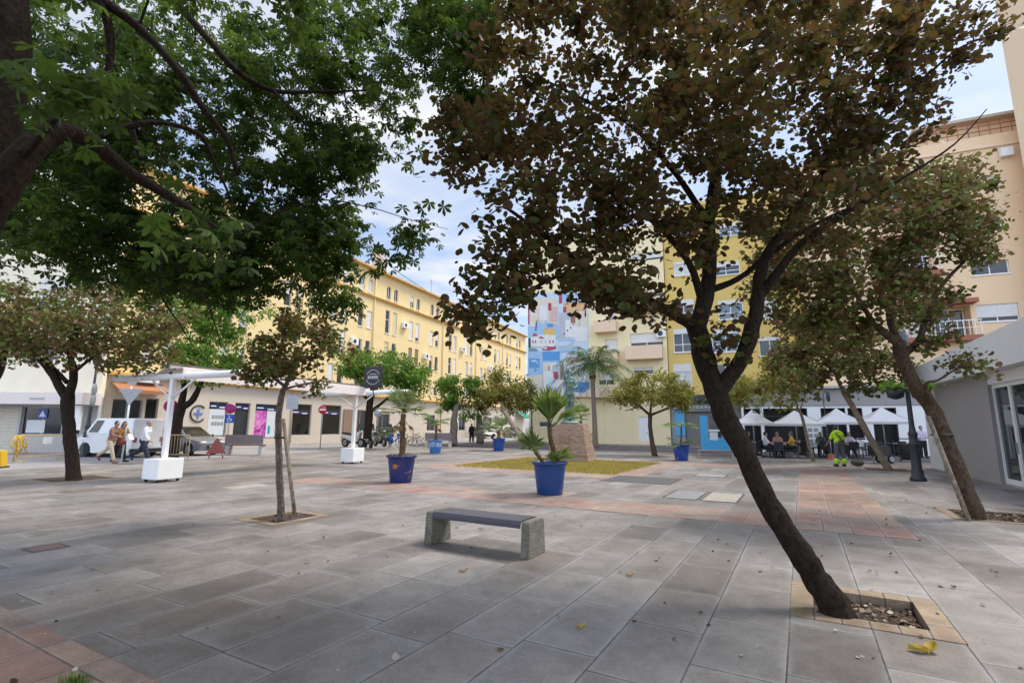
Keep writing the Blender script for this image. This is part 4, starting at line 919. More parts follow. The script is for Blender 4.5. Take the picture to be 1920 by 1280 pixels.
# street trees behind
def street_tree(px,py,Y,crown,leaf,label,seed,trunk,size=.24,grp=G2,bark=B_DK,per=60,sp=.75):
    return tree('green_tree' if leaf is not L_YEL else 'yellow_green_tree',label,grp,bark,leaf,trunk,crown,'simple',size,per,sp,seed=seed,twig=.03,minr=.012)
street_tree(0,0,0,[(705,690,62,38,36,2.8,60),(770,705,40,34,36,2,34),(665,680,35,25,36,1.6,18),(770,735,35,16,36,1.2,10)],L_BRT,'wide fresh green tree above the parked motorbikes',91,[[(688,822,36,.28),(692,790,36,.24),(694,755,36,.24),(698,725,36,.2)],[(697,770,36,.14),(714,757,36,.10),(740,735,36,.07)],[(694,755,36,.12),(680,735,36,.10),(670,700,36,.06)]])
street_tree(0,0,0,[(858,735,45,34,44,2.6,50),(885,725,22,20,44,1.6,12),(835,750,22,18,44,1.4,10)],L_BRT,'round dark green tree behind the man in black',92,[[(850,836,41,.34),(851,810,41.5,.31),(852,780,42,.27),(858,755,43,.2)]],bark=B_GR)
street_tree(0,0,0,[(945,735,52,38,43,3,70),(985,745,30,30,42,1.8,22),(912,750,26,24,43,1.6,14)],L_YEL,'yellowish green leaning tree in front of the green awning',93,[[(992,842,36.5,.20),(975,818,37,.19),(960,795,38,.18),(945,770,40,.16),(940,750,42,.12)]],bark=B_LT)
street_tree(0,0,0,[(885,775,20,12,42,.8,6)],L_BRT,'small green tree with stout trunk beside the black car',94,[[(900,830,42.5,.34),(900,805,42.5,.3),(898,780,42.5,.24)]],bark=B_GR)
tree('yellow_green_tree','small round yellow green tree with forked trunk before the cream building','small trees',B_MID,L_YEL,[
 [(1228,855,29.2,.17),(1223,830,29.3,.135),(1219,800,29.4,.12),(1219,775,29.5,.12)],
 [(1219,778,29.5,.08),(1200,762,29.5,.065),(1178,748,29.5,.04)],[(1219,778,29.5,.08),(1245,768,29.4,.065),(1275,755,29.3,.04)],[(1219,778,29.5,.07),(1222,745,29.6,.055),(1225,720,29.7,.03)],[(1200,762,29.5,.04),(1172,770,29.3,.025)]],
 [(1222,728,70,32,29.5,2.3,74),(1180,742,36,24,29.4,1.4,20),(1272,748,36,22,29.2,1.4,20)],
 'simple',.17,60,.55,seed=95,twig=.02,minr=.008)
# stakes tied to trunks
def stake(label,p0,p1,rad,m,strap):
    b=p0; t=thing('tree_stake',label,'stake',(b.x,b.y,0)); o=Vector((b.x,b.y,0))
    MB().tube([p0-o,p1-o],[rad,rad*.9],8).build('post',m,t)
    s=MB(); c,r=strap; s.torus(c-o,r,.018,16,5,M=Matrix.Translation(c-o)@Matrix.Rotation(R(90),4,'X')@Matrix.Translation(o-c)); s.build('strap',M['black'],t)
M['stakewood']=barkmat('weathered_stake_wood',(.25,.20,.15),9)
stake('round wooden stake leaning against the thin young tree',P(553,968,8.95),P(531,785,8.98),.036,M['stakewood'],(P(526,820,9.0),.10))
stake('pale plank stake strapped along the right leaning trunk',P(1817,976,9.42),P(1740,780,9.72),.042,M['stakewood'],(P(1766,815,9.82),.165))
# ================================================================ STREET FURNITURE
def face(v): return math.atan2(v.y,v.x)
# ---- front bench
def bench_front():
    t=thing('bench','low backless bench with dark purple perforated seat on two speckled concrete legs','bench',W(-3.85,6.02),-PA,'benches on the plaza')
    terr=bpy.data.materials.new('speckled_concrete'); terr.use_nodes=True; q=NT(terr); b=q.n['Principled BSDF']; tcn=q.new('ShaderNodeTexCoord').outputs['Object']
    vo=q.new('ShaderNodeTexVoronoi',{'Vector':tcn,'Scale':140.0}); wn_=q.new('ShaderNodeSeparateColor',{0:vo.outputs[1]}).outputs[0]
    c=q.ramp(wn_,[(0,(.07,.065,.05)),(.4,(.16,.145,.11)),(.75,(.24,.22,.17)),(1,(.36,.33,.27))]); c=q.mix(q.ramp(q.noise(tcn,5,4).outputs[0],[(.4,.0),(.7,.6)]),c,(.07,.07,.05))
    q.t.links.new(c,b.inputs['Base Color']); b.inputs['Roughness'].default_value=.85
    q.t.links.new(q.new('ShaderNodeBump',{'Height':vo.outputs[0],'Strength':.35,'Distance':.01}).outputs[0],b.inputs['Normal'])
    for s in (-1,1):
        mb=MB(); r=.05; prof=[(-.235,0),(.235,0),(.205,.385)]+[(.205-r+r*math.cos(a),.385+r*math.sin(a)-.0) for a in (.4,.8,1.2,1.57)]+[(-.205+r-r*math.cos(a),.385+r*math.sin(a)) for a in (1.57,1.2,.8,.4)]+[(-.205,.385)]
        x0=.70 if s>0 else -.82; mb.prism(prof,x0,x0+.12,0,axis='x'); o=mb.build('leg',terr,t); bevel(o,.008)
    sm=bpy.data.materials.new('perforated_seat'); sm.use_nodes=True; q=NT(sm); b=q.n['Principled BSDF']; tcn=q.new('ShaderNodeTexCoord').outputs['Object']
    xyz=q.new('ShaderNodeSeparateXYZ',{0:tcn}); fx=q.math('SUBTRACT',q.math('FRACT',q.math('MULTIPLY',xyz.outputs[0],38.0)),.5); fy=q.math('SUBTRACT',q.math('FRACT',q.math('MULTIPLY',xyz.outputs[1],38.0)),.5)
    rr=q.math('SQRT',q.math('ADD',q.math('MULTIPLY',fx,fx),q.math('MULTIPLY',fy,fy))); hole=q.math('LESS_THAN',rr,.30)
    flat=q.math('LESS_THAN',q.math('ABSOLUTE',xyz.outputs[1]),.165); hole=q.math('MULTIPLY',hole,flat)
    q.t.links.new(q.mix(hole,(.078,.072,.092),(.012,.012,.014)),b.inputs['Base Color']); b.inputs['Roughness'].default_value=.42; b.inputs['Metallic'].default_value=.15
    mb=MB(); pts=[(-.225,.355)]+[(-.225+.045-.045*math.cos(a),.395+.045*math.sin(a)) for a in (0,.4,.8,1.2,1.57)]+[(.225-.045+.045*math.cos(a),.395+.045*math.sin(a)) for a in (1.57,1.2,.8,.4,0)]+[(.225,.355)]
    inner=[(y*.965,z-.012 if z>.4 else z) for y,z in pts]
    n=len(pts); vs=[(-.695,y,z+.004) for y,z in pts]+[(.695,y,z+.004) for y,z in pts]+[(-.695,y,z-.004) for y,z in inner]+[(.695,y,z-.004) for y,z in inner]
    fs=[(i,n+i,n+i+1,i+1) for i in range(n-1)]+[(2*n+i+1,3*n+i+1,3*n+i,2*n+i) for i in range(n-1)]+[(i,i+1,2*n+i+1,2*n+i) for i in range(n-1)]+[(n+i+1,n+i,3*n+i,3*n+i+1) for i in range(n-1)]+[(0,2*n,3*n,n),(n-1,2*n-1,4*n-1,3*n-1)]
    mb.add(vs,fs,0,False); mb.build('seat',sm,t)
bench_front()
def bench_back(px,py,rz,label):
    t=thing('bench',label,'bench',G(px,py),rz,'benches on the plaza')
    for s in (-1,1): bevel(MB().prism([(-.26,0),(.26,0),(.2,.5),(-.2,.5)],s*.85-.09,s*.85+.09,0,axis='x').build('leg',M['concrete'],t),.01)
    MB().box(-.98,.98,-.18,.2,.5,.56).build('seat',mat('dark_slats',(.15,.12,.12),.6,.15),t)
    mb=MB(); mb.box(-.98,0,-.24,-.185,.58,1.06); mb.box(.006,.98,-.24,-.185,.58,1.06); mb.build('backrest',striped('grey_brown_boards',(.20,.16,.155),(.13,.10,.10),8,2,.12),t)
bench_back(459,853,R(2),'bench with grey brown board backrest and concrete feet in front of the clinic shop windows')
bench_back(822,838.5,R(-4),'bench with concrete feet half hidden behind the light blue pot')
# ---- pots and palms
def potmat(name,col,orange=0.0,white=0.0):
    m=mat(name,col,.42,.12,4,dirt=.15,dcol=(col[0]*.5+.02,col[1]*.5+.02,col[2]*.5+.02)); q=NT(m); b=q.n['Principled BSDF']; src=b.inputs['Base Color'].links[0].from_socket
    tcn=q.new('ShaderNodeTexCoord').outputs['Object']
    if orange: src=q.mix(q.ramp(q.noise(tcn,5.2,3,.6,.8).outputs[0],[(orange,0),(orange+.015,1)]),src,(.42,.13,.05))
    if white: 
        z=q.new('ShaderNodeSeparateXYZ',{0:tcn}).outputs[2]
        band=q.math('MULTIPLY',q.math('GREATER_THAN',z,.38),q.math('LESS_THAN',z,.66))
        src=q.mix(q.math('MULTIPLY',q.ramp(q.noise(tcn,9,3,.6,2.5).outputs[0],[(.50,0),(.53,1)]),band),src,(.55,.62,.70))
    q.t.links.new(src,b.inputs['Base Color']); return m
POTP=[(.30,0),(.31,.02),(.345,.35),(.385,.66),(.395,.70),(.435,.705),(.44,.735),(.435,.765),(.42,.77),(.395,.765),(.38,.70),(.36,.66)]
def fan(mb,base,d,pet,rad,rnd,n=13,spread=1.25,mi=0):
    if rad>.6 and pet<.3: spread=.55
    d=Vector(d).normalized(); up=Vector((0,0,1)); side=d.cross(up); side=side.normalized() if side.length>.05 else Vector((1,0,0)); nrm=side.cross(d)
    hub=Vector(base)+d*pet-Vector((0,0,pet*pet*.12)); mb.tube([base,(Vector(base)+hub)/2+Vector((0,0,pet*.05)),hub],[.013,.011,.009],5,mi)
    for k in range(n):
        a=-spread+2*spread*k/(n-1); L=rad*(1-.22*abs(a)/spread)*rnd.uniform(.88,1.08); v=(d*math.cos(a)+side*math.sin(a)); w_=side*math.cos(a)-d*math.sin(a); dr=-L*rnd.uniform(.08,.34)
        m=hub+v*L*.55+nrm*.02+Vector((0,0,dr*.2)); e=hub+v*L+Vector((0,0,dr)); ww=.021*rad/.45
        mb.add([hub,m+w_*ww,e,m-w_*ww,m-nrm*.012],[(0,4,2,1),(0,3,2,4)],mi)
L_PALM=leafmat('palm_fan_leaves',[(0,(.07,.13,.03)),(.5,(.13,.21,.05)),(.85,(.21,.28,.09)),(1,(.32,.30,.13))],.3)
L_PALMD=leafmat('dusty_palm_leaves',[(0,(.09,.14,.065)),(.5,(.18,.24,.12)),(.85,(.30,.33,.18)),(1,(.38,.32,.18))],.3)
L_DRY=leafmat('dry_fronds',[(0,(.16,.09,.05)),(1,(.30,.17,.09))],.1)
B_PALM=barkmat('shaggy_palm_trunk',(.13,.085,.05),16)
def pot_palm(px,py,label,pm,stems,fans,leaf,seed,scale=1.0,litter=False,group='blue plant pots with palms',dead=0):
    rnd=random.Random(seed); g=G(px,py); g=Vector((g.x,g.y,0))+Vector((g.x,g.y,0)).normalized()*.3
    t=thing('potted_palm',label,'potted palm',g,rnd.uniform(0,6),group); t.scale=(scale,)*3
    MB().lathe(POTP,28).build('pot',pm,t); MB().lathe([(0.001,.70),(.2,.71),(.372,.685)][::-1],16).build('soil',M['soil'],t)
    inv=Matrix.Rotation(-t.rotation_euler.z,4,'Z')
    tr=MB(); cr=MB(); dd=MB()
    for (pts,r) in stems:
        pp=[inv@Vector(p) for p in pts]; sl_=smooth_line([(p,r*(1.1-.25*i/(len(pp)-1))) for i,p in enumerate(pp)],5)
        tr.tube([p for p,_ in sl_],[q*rnd.uniform(.85,1.2) for _,q in sl_],8)
        for p,q in sl_[3:]:
            for k in range(5):
                a=rnd.uniform(0,6.28); v=Vector((math.cos(a),math.sin(a),rnd.uniform(.2,.8)))
                tr.add([p+v*q*.7+Vector((0,0,-.02)),p+v*q*.7+Vector((-v.y,v.x,0))*.02,p+v*(q+.05)],[(0,1,2)])
    for (c,n,el0,el1,pet,rad,az0,az1) in fans:
        for k in range(n):
            az=az0+(az1-az0)*(k+rnd.uniform(.2,.8))/n; el=rnd.uniform(el0,el1); d=inv@Vector((math.cos(az)*math.cos(el),math.sin(az)*math.cos(el),math.sin(el)))
            fan(cr,inv@Vector(c),d,pet*rnd.uniform(.75,1.15),rad*rnd.uniform(.85,1.1),rnd)
    for k in range(dead):
        az=rnd.uniform(0,6.28); c=inv@Vector(stems[0][0][-1]); fan(dd,c-Vector((0,0,.15)),(math.cos(az),math.sin(az),-.9),.25,.3,rnd,9,.6)
    tr.build('trunk',B_PALM,t); cr.build('fronds',leaf,t)
    if dd.v: dd.build('dead_fronds',L_DRY,t)
    if litter:
        lt=MB()
        for k in range(90):
            a=rnd.uniform(0,6.28); r=rnd.uniform(.1,.40); p=Vector((r*math.cos(a),r*math.sin(a),rnd.uniform(.71,.80))); v=Vector((rnd.uniform(-1,1),rnd.uniform(-1,1),rnd.uniform(-.2,.7)))*.07; s=Vector((-v.y,v.x,.02))*.6
            lt.add([p-v,p+s*.6,p+v,p-s*.6],[(0,1,2,3)])
        lt.build('dry_leaves',L_DRY,t)
    return t
TAU=2*math.pi
pot_palm(751,906,'dark blue pot with orange paint patches holding a shaggy palm and dry leaves',potmat('indigo_pot',(.012,.024,.13),.625),[([(0,0,.7),(.02,0,1.1),(-.01,0,1.55),(0,0,1.95)],.085)],[((0,0,1.98),26,-.1,1.35,.42,.5,0,TAU),((-.0,0,1.55),6,-.35,.05,.45,.45,2.0,4.3)],L_PALMD,1,litter=True,dead=7)
pot_palm(1031,929,'royal blue pot with three palm stems of upright fronds nearest the lawn',potmat('royal_blue_pot',(.008,.05,.20),.69),[([(.08,0,.68),(.1,0,1.0),(.02,0,1.3),(.0,0,1.62)],.06),([(-.12,0,.68),(-.25,0,.86),(-.36,0,1.02)],.05),([(.16,.08,.68),(.2,.1,.82)],.04)],[((0,0,1.58),14,1.0,1.52,.25,1.0,0,TAU),((.05,0,1.6),3,.5,.8,.25,.8,-.6,.6),((-.36,0,1.02),8,.1,1.4,.12,.66,1.6,4.6),((.2,.1,.8),6,.1,.9,.15,.42,-1.2,1.2),((.05,-.2,.72),4,.5,1.2,.15,.35,-2,0)],L_PALM,2)
pot_palm(816,850,'light blue pot with white scribbles holding a palm before the far bench',potmat('light_blue_pot',(.04,.16,.42),0,1),[([(0,0,.7),(.02,0,1.2),(0,0,1.75)],.09)],[((0,0,1.8),18,-.2,1.3,.5,.6,0,TAU)],L_PALM,3,dead=3)
pot_palm(935,845,'blue pot with a bushy pale palm beyond the left tip of the lawn',potmat('bright_blue_pot',(.015,.08,.34)),[([(0,0,.7),(0,0,1.1)],.13)],[((0,0,1.1),26,-.1,1.4,.75,.75,0,TAU)],L_PALMD,4,1.05,dead=4)
pot_palm(1278,863,'blue pot with bare terracotta patches at its foot, before the sky blue stall',potmat('chipped_blue_pot',(.015,.065,.33),.63),[([(0,0,.7),(.05,0,1.3),(.06,0,1.75)],.04)],[((.06,0,1.75),12,-.3,.7,.5,.5,0,TAU),((0,0,.8),12,-.1,.6,.45,.45,0,TAU)],L_PALM,5)
pot_palm(1090,846,'white pot with a small palm half hidden behind the statue pedestal',potmat('white_pot',(.55,.55,.52)),[([(0,0,.7),(0,0,2.0)],.1)],[((0,0,2.2),18,-.1,1.3,.55,.6,0,TAU),((.25,-.1,.8),8,.2,1.2,.4,.4,0,TAU)],L_PALM,6,1.0,group='pots with palms')
# ---- tall feather palms
def feather_palm(label,px,py,Yb,tops,rt,seed,nf,L,grp='tall feather palms'):
    rnd=random.Random(seed); b=P(px,py,Yb); b.z=0; t=thing('palm_tree',label,'palm tree',b,0,grp)
    top=P(tops[0],tops[1],Yb)-b; pts=[(Vector((0,0,0)),rt*1.25),(top*.3+Vector((.03,0,0)),rt),(top*.65,rt*.9),(top,rt*.95)]
    MB().tube(*zip(*smooth_line(pts,5)),10).build('trunk',barkmat('ringed_palm_trunk',(.20,.16,.12),20),t)
    cs=MB().tube([top*.93,top*1.02,top*1.12],[rt*1.25,rt*1.5,rt*.5],10).build('crown_shaft',B_PALM,t)
    mb=MB(); c=top*1.1
    for k in range(nf):
        az=TAU*k*.381966; el=1.25-1.55*k/nf; d=Vector((math.cos(az)*math.cos(el),math.sin(az)*math.cos(el),math.sin(el))); Lk_=L*rnd.uniform(.85,1.1)
        pl=[]
        for i in range(11):
            s=i/10; pl.append(c+d*Lk_*s+Vector((0,0,-Lk_*.62*s*s*(.6+.5*math.cos(el)))))
        mb.tube(pl,[.035*(1-.08*i) for i in range(11)],4)
        for i in range(1,11):
            tg=(pl[i]-pl[i-1]).normalized(); sd_=tg.cross(Vector((0,0,1))).normalized() if abs(tg.z)<.98 else Vector((1,0,0))
            for j in range(4):
                p=pl[i-1].lerp(pl[i],j/4+rnd.uniform(0,.2))
                for s in (-1,1):
                    ll=L*.26*(1-.5*abs(i-5)/6)*rnd.uniform(.8,1.15); e=p+(sd_*s+tg*.55).normalized()*ll+Vector((0,0,-ll*rnd.uniform(.25,.75))); m=p.lerp(e,.5)+Vector((0,0,ll*.10)); w_=tg*.025
                    mb.add([p,m+w_,e,m-w_],[(0,1,2,3)])
    mb.build('fronds',leafmat('feather_fronds_%d'%seed,[(0,(.04,.085,.03)),(.6,(.07,.14,.05)),(1,(.14,.20,.08))],.3),t)
feather_palm('tall slim feather palm rising behind the bronze statue',1116,838,39,(1111,700),.19,7,28,3.7)
feather_palm('feather palm behind the front trunk before the ochre building',1378,848,31,(1374,742),.17,8,14,2.0)
# ---- statue and pedestal
pg=G(1073,866); st=thing('stone_pedestal','rough reddish travertine block pedestal under the bronze statue','pedestal',(pg.x+.1,pg.y+.85,0),R(-22))
trv=bpy.data.materials.new('travertine_blocks'); trv.use_nodes=True; q=NT(trv); b=q.n['Principled BSDF']; tcn=q.new('ShaderNodeTexCoord').outputs['Object']
mp_=q.new('ShaderNodeMapping',{'Vector':tcn,'Scale':(1,1,7)}).outputs[0]; a=q.noise(mp_,3.2,7,.7,.3).outputs[0]
zc=q.new('ShaderNodeSeparateXYZ',{0:tcn}).outputs[2]; jn=q.math('LESS_THAN',q.math('FRACT',q.math('MULTIPLY',q.math('ADD',zc,q.math('MULTIPLY',a,.04)),3.4)),.05)
c=q.ramp(a,[(.3,(.16,.10,.075)),(.5,(.33,.225,.16)),(.7,(.45,.33,.25))]); c=q.mix(q.math('MULTIPLY',jn,.6),c,(.14,.08,.05)); q.t.links.new(c,b.inputs['Base Color']); b.inputs['Roughness'].default_value=.9
q.t.links.new(q.new('ShaderNodeBump',{'Height':a,'Strength':1.0,'Distance':.05}).outputs[0],b.inputs['Normal'])
rn=random.Random(8); bm=bmesh.new()
bmesh.ops.create_cube(bm,size=1); bmesh.ops.subdivide_edges(bm,edges=bm.edges[:],cuts=9,use_grid_fill=True)
for v_ in bm.verts:
    z=v_.co.z+.5; taper=1-.20*z; v_.co=Vector((v_.co.x*1.95*taper-.12*z,v_.co.y*1.5*taper,z*1.72))
    v_.co+=Vector((rn.uniform(-.03,.03),rn.uniform(-.03,.03),rn.uniform(-.012,.012) if z>.02 else 0))
me=bpy.data.meshes.new('block'); bm.to_mesh(me); bm.free(); me.materials.append(trv); o=put('block',me,st)
MB().box(-.42,.05,-.72,-.62,.85,1.2).build('plaque',mat('stone_plaque',(.26,.17,.12),.8,.2,8,.3),st)

# ================================================================ FIGURES
def remesh(mb,vox):
    me=bpy.data.meshes.new('tmp'); me.from_pydata(mb.v,[],mb.f); o=bpy.data.objects.new('tmp',me); C.objects.link(o)
    m=o.modifiers.new('r','REMESH'); m.mode='VOXEL'; m.voxel_size=vox
    s=o.modifiers.new('s','SMOOTH'); s.factor=.5; s.iterations=3
    dg=bpy.context.evaluated_depsgraph_get(); r=bpy.data.meshes.new_from_object(o.evaluated_get(dg)); bpy.data.objects.remove(o); bpy.data.meshes.remove(me)
    r.polygons.foreach_set('use_smooth',[True]*len(r.polygons)); return r
def rotx(v,a): return Vector((v.x,v.y*math.cos(a)-v.z*math.sin(a),v.y*math.sin(a)+v.z*math.cos(a)))
def skeleton(p):
    """facing +y, z up, 1.72 m tall; angles: hip/knee per leg, (forward, out, elbow) per arm, lean of the trunk"""
    J={}; lean=p.get('lean',0); J['pelvis']=Vector((0,0,0))
    up=lambda h,x=0,y=0: rotx(Vector((x,y,h)),-lean)
    J['spine']=up(.20); J['chest']=up(.38); J['neck']=up(.50); hl=p.get('head',0)
    hd=lambda h,y=0: J['neck']+rotx(Vector((0,y,h)),-lean*.4-hl)
    J['hb']=hd(.08,.015); J['hm']=hd(.16,.025); J['ht']=hd(.235,.01); J['nose']=hd(.14,.115); J['chin']=hd(.06,.075)
    for k,s in (('L',-1),('R',1)):
        J['sh'+k]=up(.44,s*.175); fw,ab,el=p.get('arm'+k,(0.1,.12,.25)); 
        d=Vector((s*math.sin(ab),math.sin(fw)*math.cos(ab),-math.cos(fw)*math.cos(ab))); d=rotx(d,-lean*.3)
        J['el'+k]=J['sh'+k]+d*.29
        f2=fw+el; d2=Vector((s*math.sin(ab)*.6+p.get('in'+k,0)*-s,math.sin(f2)*math.cos(ab),-math.cos(f2)*math.cos(ab))).normalized()
        J['wr'+k]=J['el'+k]+d2*.25; J['ha'+k]=J['wr'+k]+d2*.09; J['hd'+k]=d2
        h,kn=p.get('leg'+k,(0,0)); J['hp'+k]=Vector((s*.095,0,-.03)); sp=p.get('spread',.03)
        dk=Vector((s*sp,math.sin(h),-math.cos(h))).normalized(); J['kn'+k]=J['hp'+k]+dk*.43; a=h-kn
        da=Vector((s*sp*.6,math.sin(a),-math.cos(a))).normalized(); J['an'+k]=J['kn'+k]+da*.42
        fa=p.get('foot'+k,0 if abs(a)<.5 else a); J['to'+k]=J['an'+k]+Vector((s*.03,.17*math.cos(fa),.17*math.sin(fa)-.05))
    mz=min(J[k].z for k in ('anL','anR','toL','toR'))-.04
    if 'seat' in p: mz=-p['seat']
    for k in J:
        if not k.startswith('hd'): J[k]=J[k]-Vector((0,0,mz))
    return J
def body_mb(J,g=0.0,parts='all',fem=False):
    m=MB(); t=lambda a,r: m.tube([J[x] if isinstance(x,str) else x for x in a],[q+g for q in r],10)
    wd=.88 if fem else 1.0
    if parts in('all','top'):
        for s in (-.07,0,.07):
            ox=Vector((s*wd,0,0)); t([J['pelvis']+ox*1.05+Vector((0,0,-.02)),J['spine']+ox*.8,J['chest']+ox*1.25,J['chest'].lerp(J['neck'],.55)+ox*1.1],[.105,.098 if not fem else .085,.105,.06])
        t(['shL','neck','shR'],[.062*wd,.068,.062*wd])
        for k in 'LR': t(['sh'+k,'el'+k],[.06*wd,.046*wd])
    if parts in('all','sleeve','top'):
        for k in 'LR':
            if parts=='top': continue
            t(['el'+k,'wr'+k],[.044*wd,.029])
    if parts in('all',):
        t(['neck','hb'],[.055,.055]); m.ball((J['hm']+J['ht'])/2+Vector((0,0,-.01)),(.076+g,.094+g,.112+g),14); m.ball(J['hb']*.5+J['chin']*.5+Vector((0,.01,.02)),(.055,.055,.055),10)
        m.tube([J['hm']+(J['nose']-J['hm'])*.7+Vector((0,0,.03)),J['nose']],[.010,.016],6)
        hx=Vector((.08,0,0)); 
        for s in (-1,1): m.ball(J['hm']+hx*s+Vector((0,-.01,-.01)),(.014,.024,.034),8)
        for k in 'LR': m.tube([J['wr'+k],J['wr'+k].lerp(J['ha'+k],.5),J['ha'+k]],[.028,.038,.034],8)
        for k in 'LR': m.tube([J['an'+k]+Vector((0,-.05,-.045)),J['an'+k]+Vector((0,.05,-.03)),J['to'+k]],[.038,.045,.032],8)
    if parts in('all','legs','shorts'):
        for s in (-.06,.06): t([J['pelvis']+Vector((s,-.02,.06)),J['pelvis']+Vector((s*1.2,-.025,-.06))],[.10,.105])
        for k in 'LR':
            if parts=='shorts': t(['hp'+k,J['hp'+k].lerp(J['kn'+k],.85)],[.095,.085]); continue
            t(['hp'+k,J['hp'+k].lerp(J['kn'+k],.5),'kn'+k,J['kn'+k].lerp(J['an'+k],.35),J['kn'+k].lerp(J['an'+k],.93)],[.093,.082,.058,.058,.044] if g<.02 else [.093,.085,.07,.07,.065])
    return m
def fingers(me,J):
    mb=MB()
    for k,s in (('L',-1),('R',1)):
        d=J['hd'+k]; sd_=d.cross(Vector((0,0,1))); sd_=sd_.normalized() if sd_.length>.1 else Vector((0,1,0)); n_=sd_.cross(d)
        for i,L in enumerate((.065,.078,.07,.055)):
            b=J['ha'+k]+sd_*(i-1.5)*.019+d*.01; mb.tube([b-d*.02,b+d*L*.55+n_*.006,b+d*L*.9+n_*.022],[.009,.008,.006],5)
        b=J['wr'+k]+d*.03+sd_*.03; mb.tube([b-sd_*.02,b+sd_*.025+d*.03,b+sd_*.03+d*.06],[.011,.009,.007],5)
    bm=bmesh.new(); bm.from_mesh(me); o2=bpy.data.meshes.new('t'); o2.from_pydata(mb.v,[],mb.f); bm.from_mesh(o2); bm.to_mesh(me); bm.free()
    me.polygons.foreach_set('use_smooth',[True]*len(me.polygons)); return me
SKIN=mat('skin',(.42,.24,.165),.55,.08,12); SKIN2=mat('tanned_skin',(.33,.17,.11),.55,.08,12)
def cloth(name,c): return mat('cloth_'+name,c,.85,.14,7,.25,40)
def person(label,loc,rz,pose,top,legs,hair,shoes,skin=SKIN,h=1.0,fem=False,shorts=False,sleeves=False,vox=.018,longhair=False,cap=None,group=None,extra=None):
    J=skeleton(pose); t=thing('person',label,'person',loc,rz-math.pi/2,group); t.scale=(h,h,h)
    me=fingers(remesh(body_mb(J,0,'all',fem),vox),J); me.materials.append(skin); put('body',me,t)
    if top:
        m=body_mb(J,.016,'top',fem)
        if sleeves:
            for k in 'LR': m.tube([J['el'+k],J['wr'+k].lerp(J['el'+k],.12)],[.062,.046],10)
        me=remesh(m,vox); me.materials.append(top); put('shirt',me,t)
    if legs:
        me=remesh(body_mb(J,.022 if not fem else .012,'shorts' if shorts else 'legs',fem),vox); me.materials.append(legs); put('trousers',me,t)
    hm=MB(); c=(J['hm']+J['ht'])/2+Vector((0,-.018,.012)); hm.ball(c,(.088,.098,.115),14)
    if longhair: hm.tube([c+Vector((0,-.06,0)),J['neck']+Vector((0,-.075,.02)),J['chest']+Vector((0,-.11,.02))],[.07,.075,.035],10)
    # keep the hair off the face
    bm=bmesh.new(); m2=bpy.data.meshes.new('h'); m2.from_pydata(hm.v,[],hm.f); bm.from_mesh(m2)
    fdir=(J['nose']-J['hm']); fdir.z=0; fdir.normalize()
    bmesh.ops.delete(bm,geom=[f for f in bm.faces if (f.calc_center_median()-c).dot(fdir)>.05 and f.calc_center_median().z<c.z+.055],context='FACES'); bm.to_mesh(m2); bm.free()
    m2.materials.append(hair); m2.polygons.foreach_set('use_smooth',[True]*len(m2.polygons)); put('hair',m2,t)
    for k in 'LR':
        s=MB().tube([J['an'+k]+Vector((0,-.06,-.045)),J['an'+k]+Vector((0,.04,-.028)),J['to'+k]+Vector((0,.02,0))],[.045,.053,.04],10); s.build('shoe',shoes,t)
    if extra: extra(J,t)
    return t
K_BLK=cloth('black',(.012,.012,.014)); K_NAVY=cloth('navy',(.018,.022,.045)); K_WHT=cloth('white',(.66,.66,.70)); K_TAN=cloth('beige',(.52,.42,.29)); K_RST=cloth('brown_knit',(.26,.13,.09)); K_ORG=cloth('mustard',(.36,.17,.03)); K_GRY=cloth('grey',(.10,.105,.115)); K_CRM=cloth('cream',(.60,.52,.44)); K_HV=cloth('hi_vis_yellow',(.50,.80,.03)); K_KHA=cloth('khaki',(.30,.21,.09)); K_PNK=cloth('pink',(.48,.25,.22)); K_LIL=cloth('pale_shirt',(.55,.50,.58))
H_DK=mat('dark_hair',(.018,.012,.010),.5,.3,30); H_GR=mat('grey_hair',(.30,.27,.24),.6,.2,30); H_BR=mat('brown_hair',(.09,.05,.03),.5,.3,30); S_DK=mat('dark_shoes',(.02,.02,.02),.5,.1); S_RD=mat('brown_shoes',(.20,.09,.07),.6,.1); S_BLU=mat('blue_shoes',(.03,.06,.12),.6,.1)
def aim(dx,dy): return math.atan2(dy,dx)
def bag_x(J,t):
    c=J['wrL']+Vector((-.02,-.10,-.10)); mb=MB(); mb.ball(c,(.10,.20,.15),14); mb.build('handbag',mat('red_brown_leather',(.22,.045,.025),.45,.15),t); 
    MB().tube([c+Vector((0,.15,.08)),J['shL']+Vector((0,.05,.07)),J['shL']+Vector((0,-.06,.06)),c+Vector((0,-.15,.08))],.012,6).build('strap',S_RD,t)
wk=aim(1,.05); W1=G(203,868)
person('person striding in beige trousers and brown knit top with a red brown bag',W1,wk,dict(lean=.16,head=.25,armL=(.15,.12,.9),armR=(.5,.1,1.0),legL=(-.55,.42),legR=(.38,.08),footL=-.9),K_RST,K_TAN,H_DK,S_RD,fem=True,sleeves=True,extra=bag_x,h=1.0)
def paper(J,t): MB().box(-.11,.11,0,.01,-.15,.15,M=Matrix.Translation((J['haL']+J['haR'])/2+Vector((0,.07,.05)))@Matrix.Rotation(R(35),4,'X')).build('paper',M['white'],t)
person('person walking in mustard top and black leggings beside the bag carrier',G(222,866),aim(1,-.3),dict(lean=.06,head=.3,armL=(.4,.12,.9),armR=(.4,.12,.9),legL=(.22,.02),legR=(-.18,.22)),K_ORG,K_BLK,H_DK,S_DK,fem=True,longhair=True,extra=paper,h=.97)
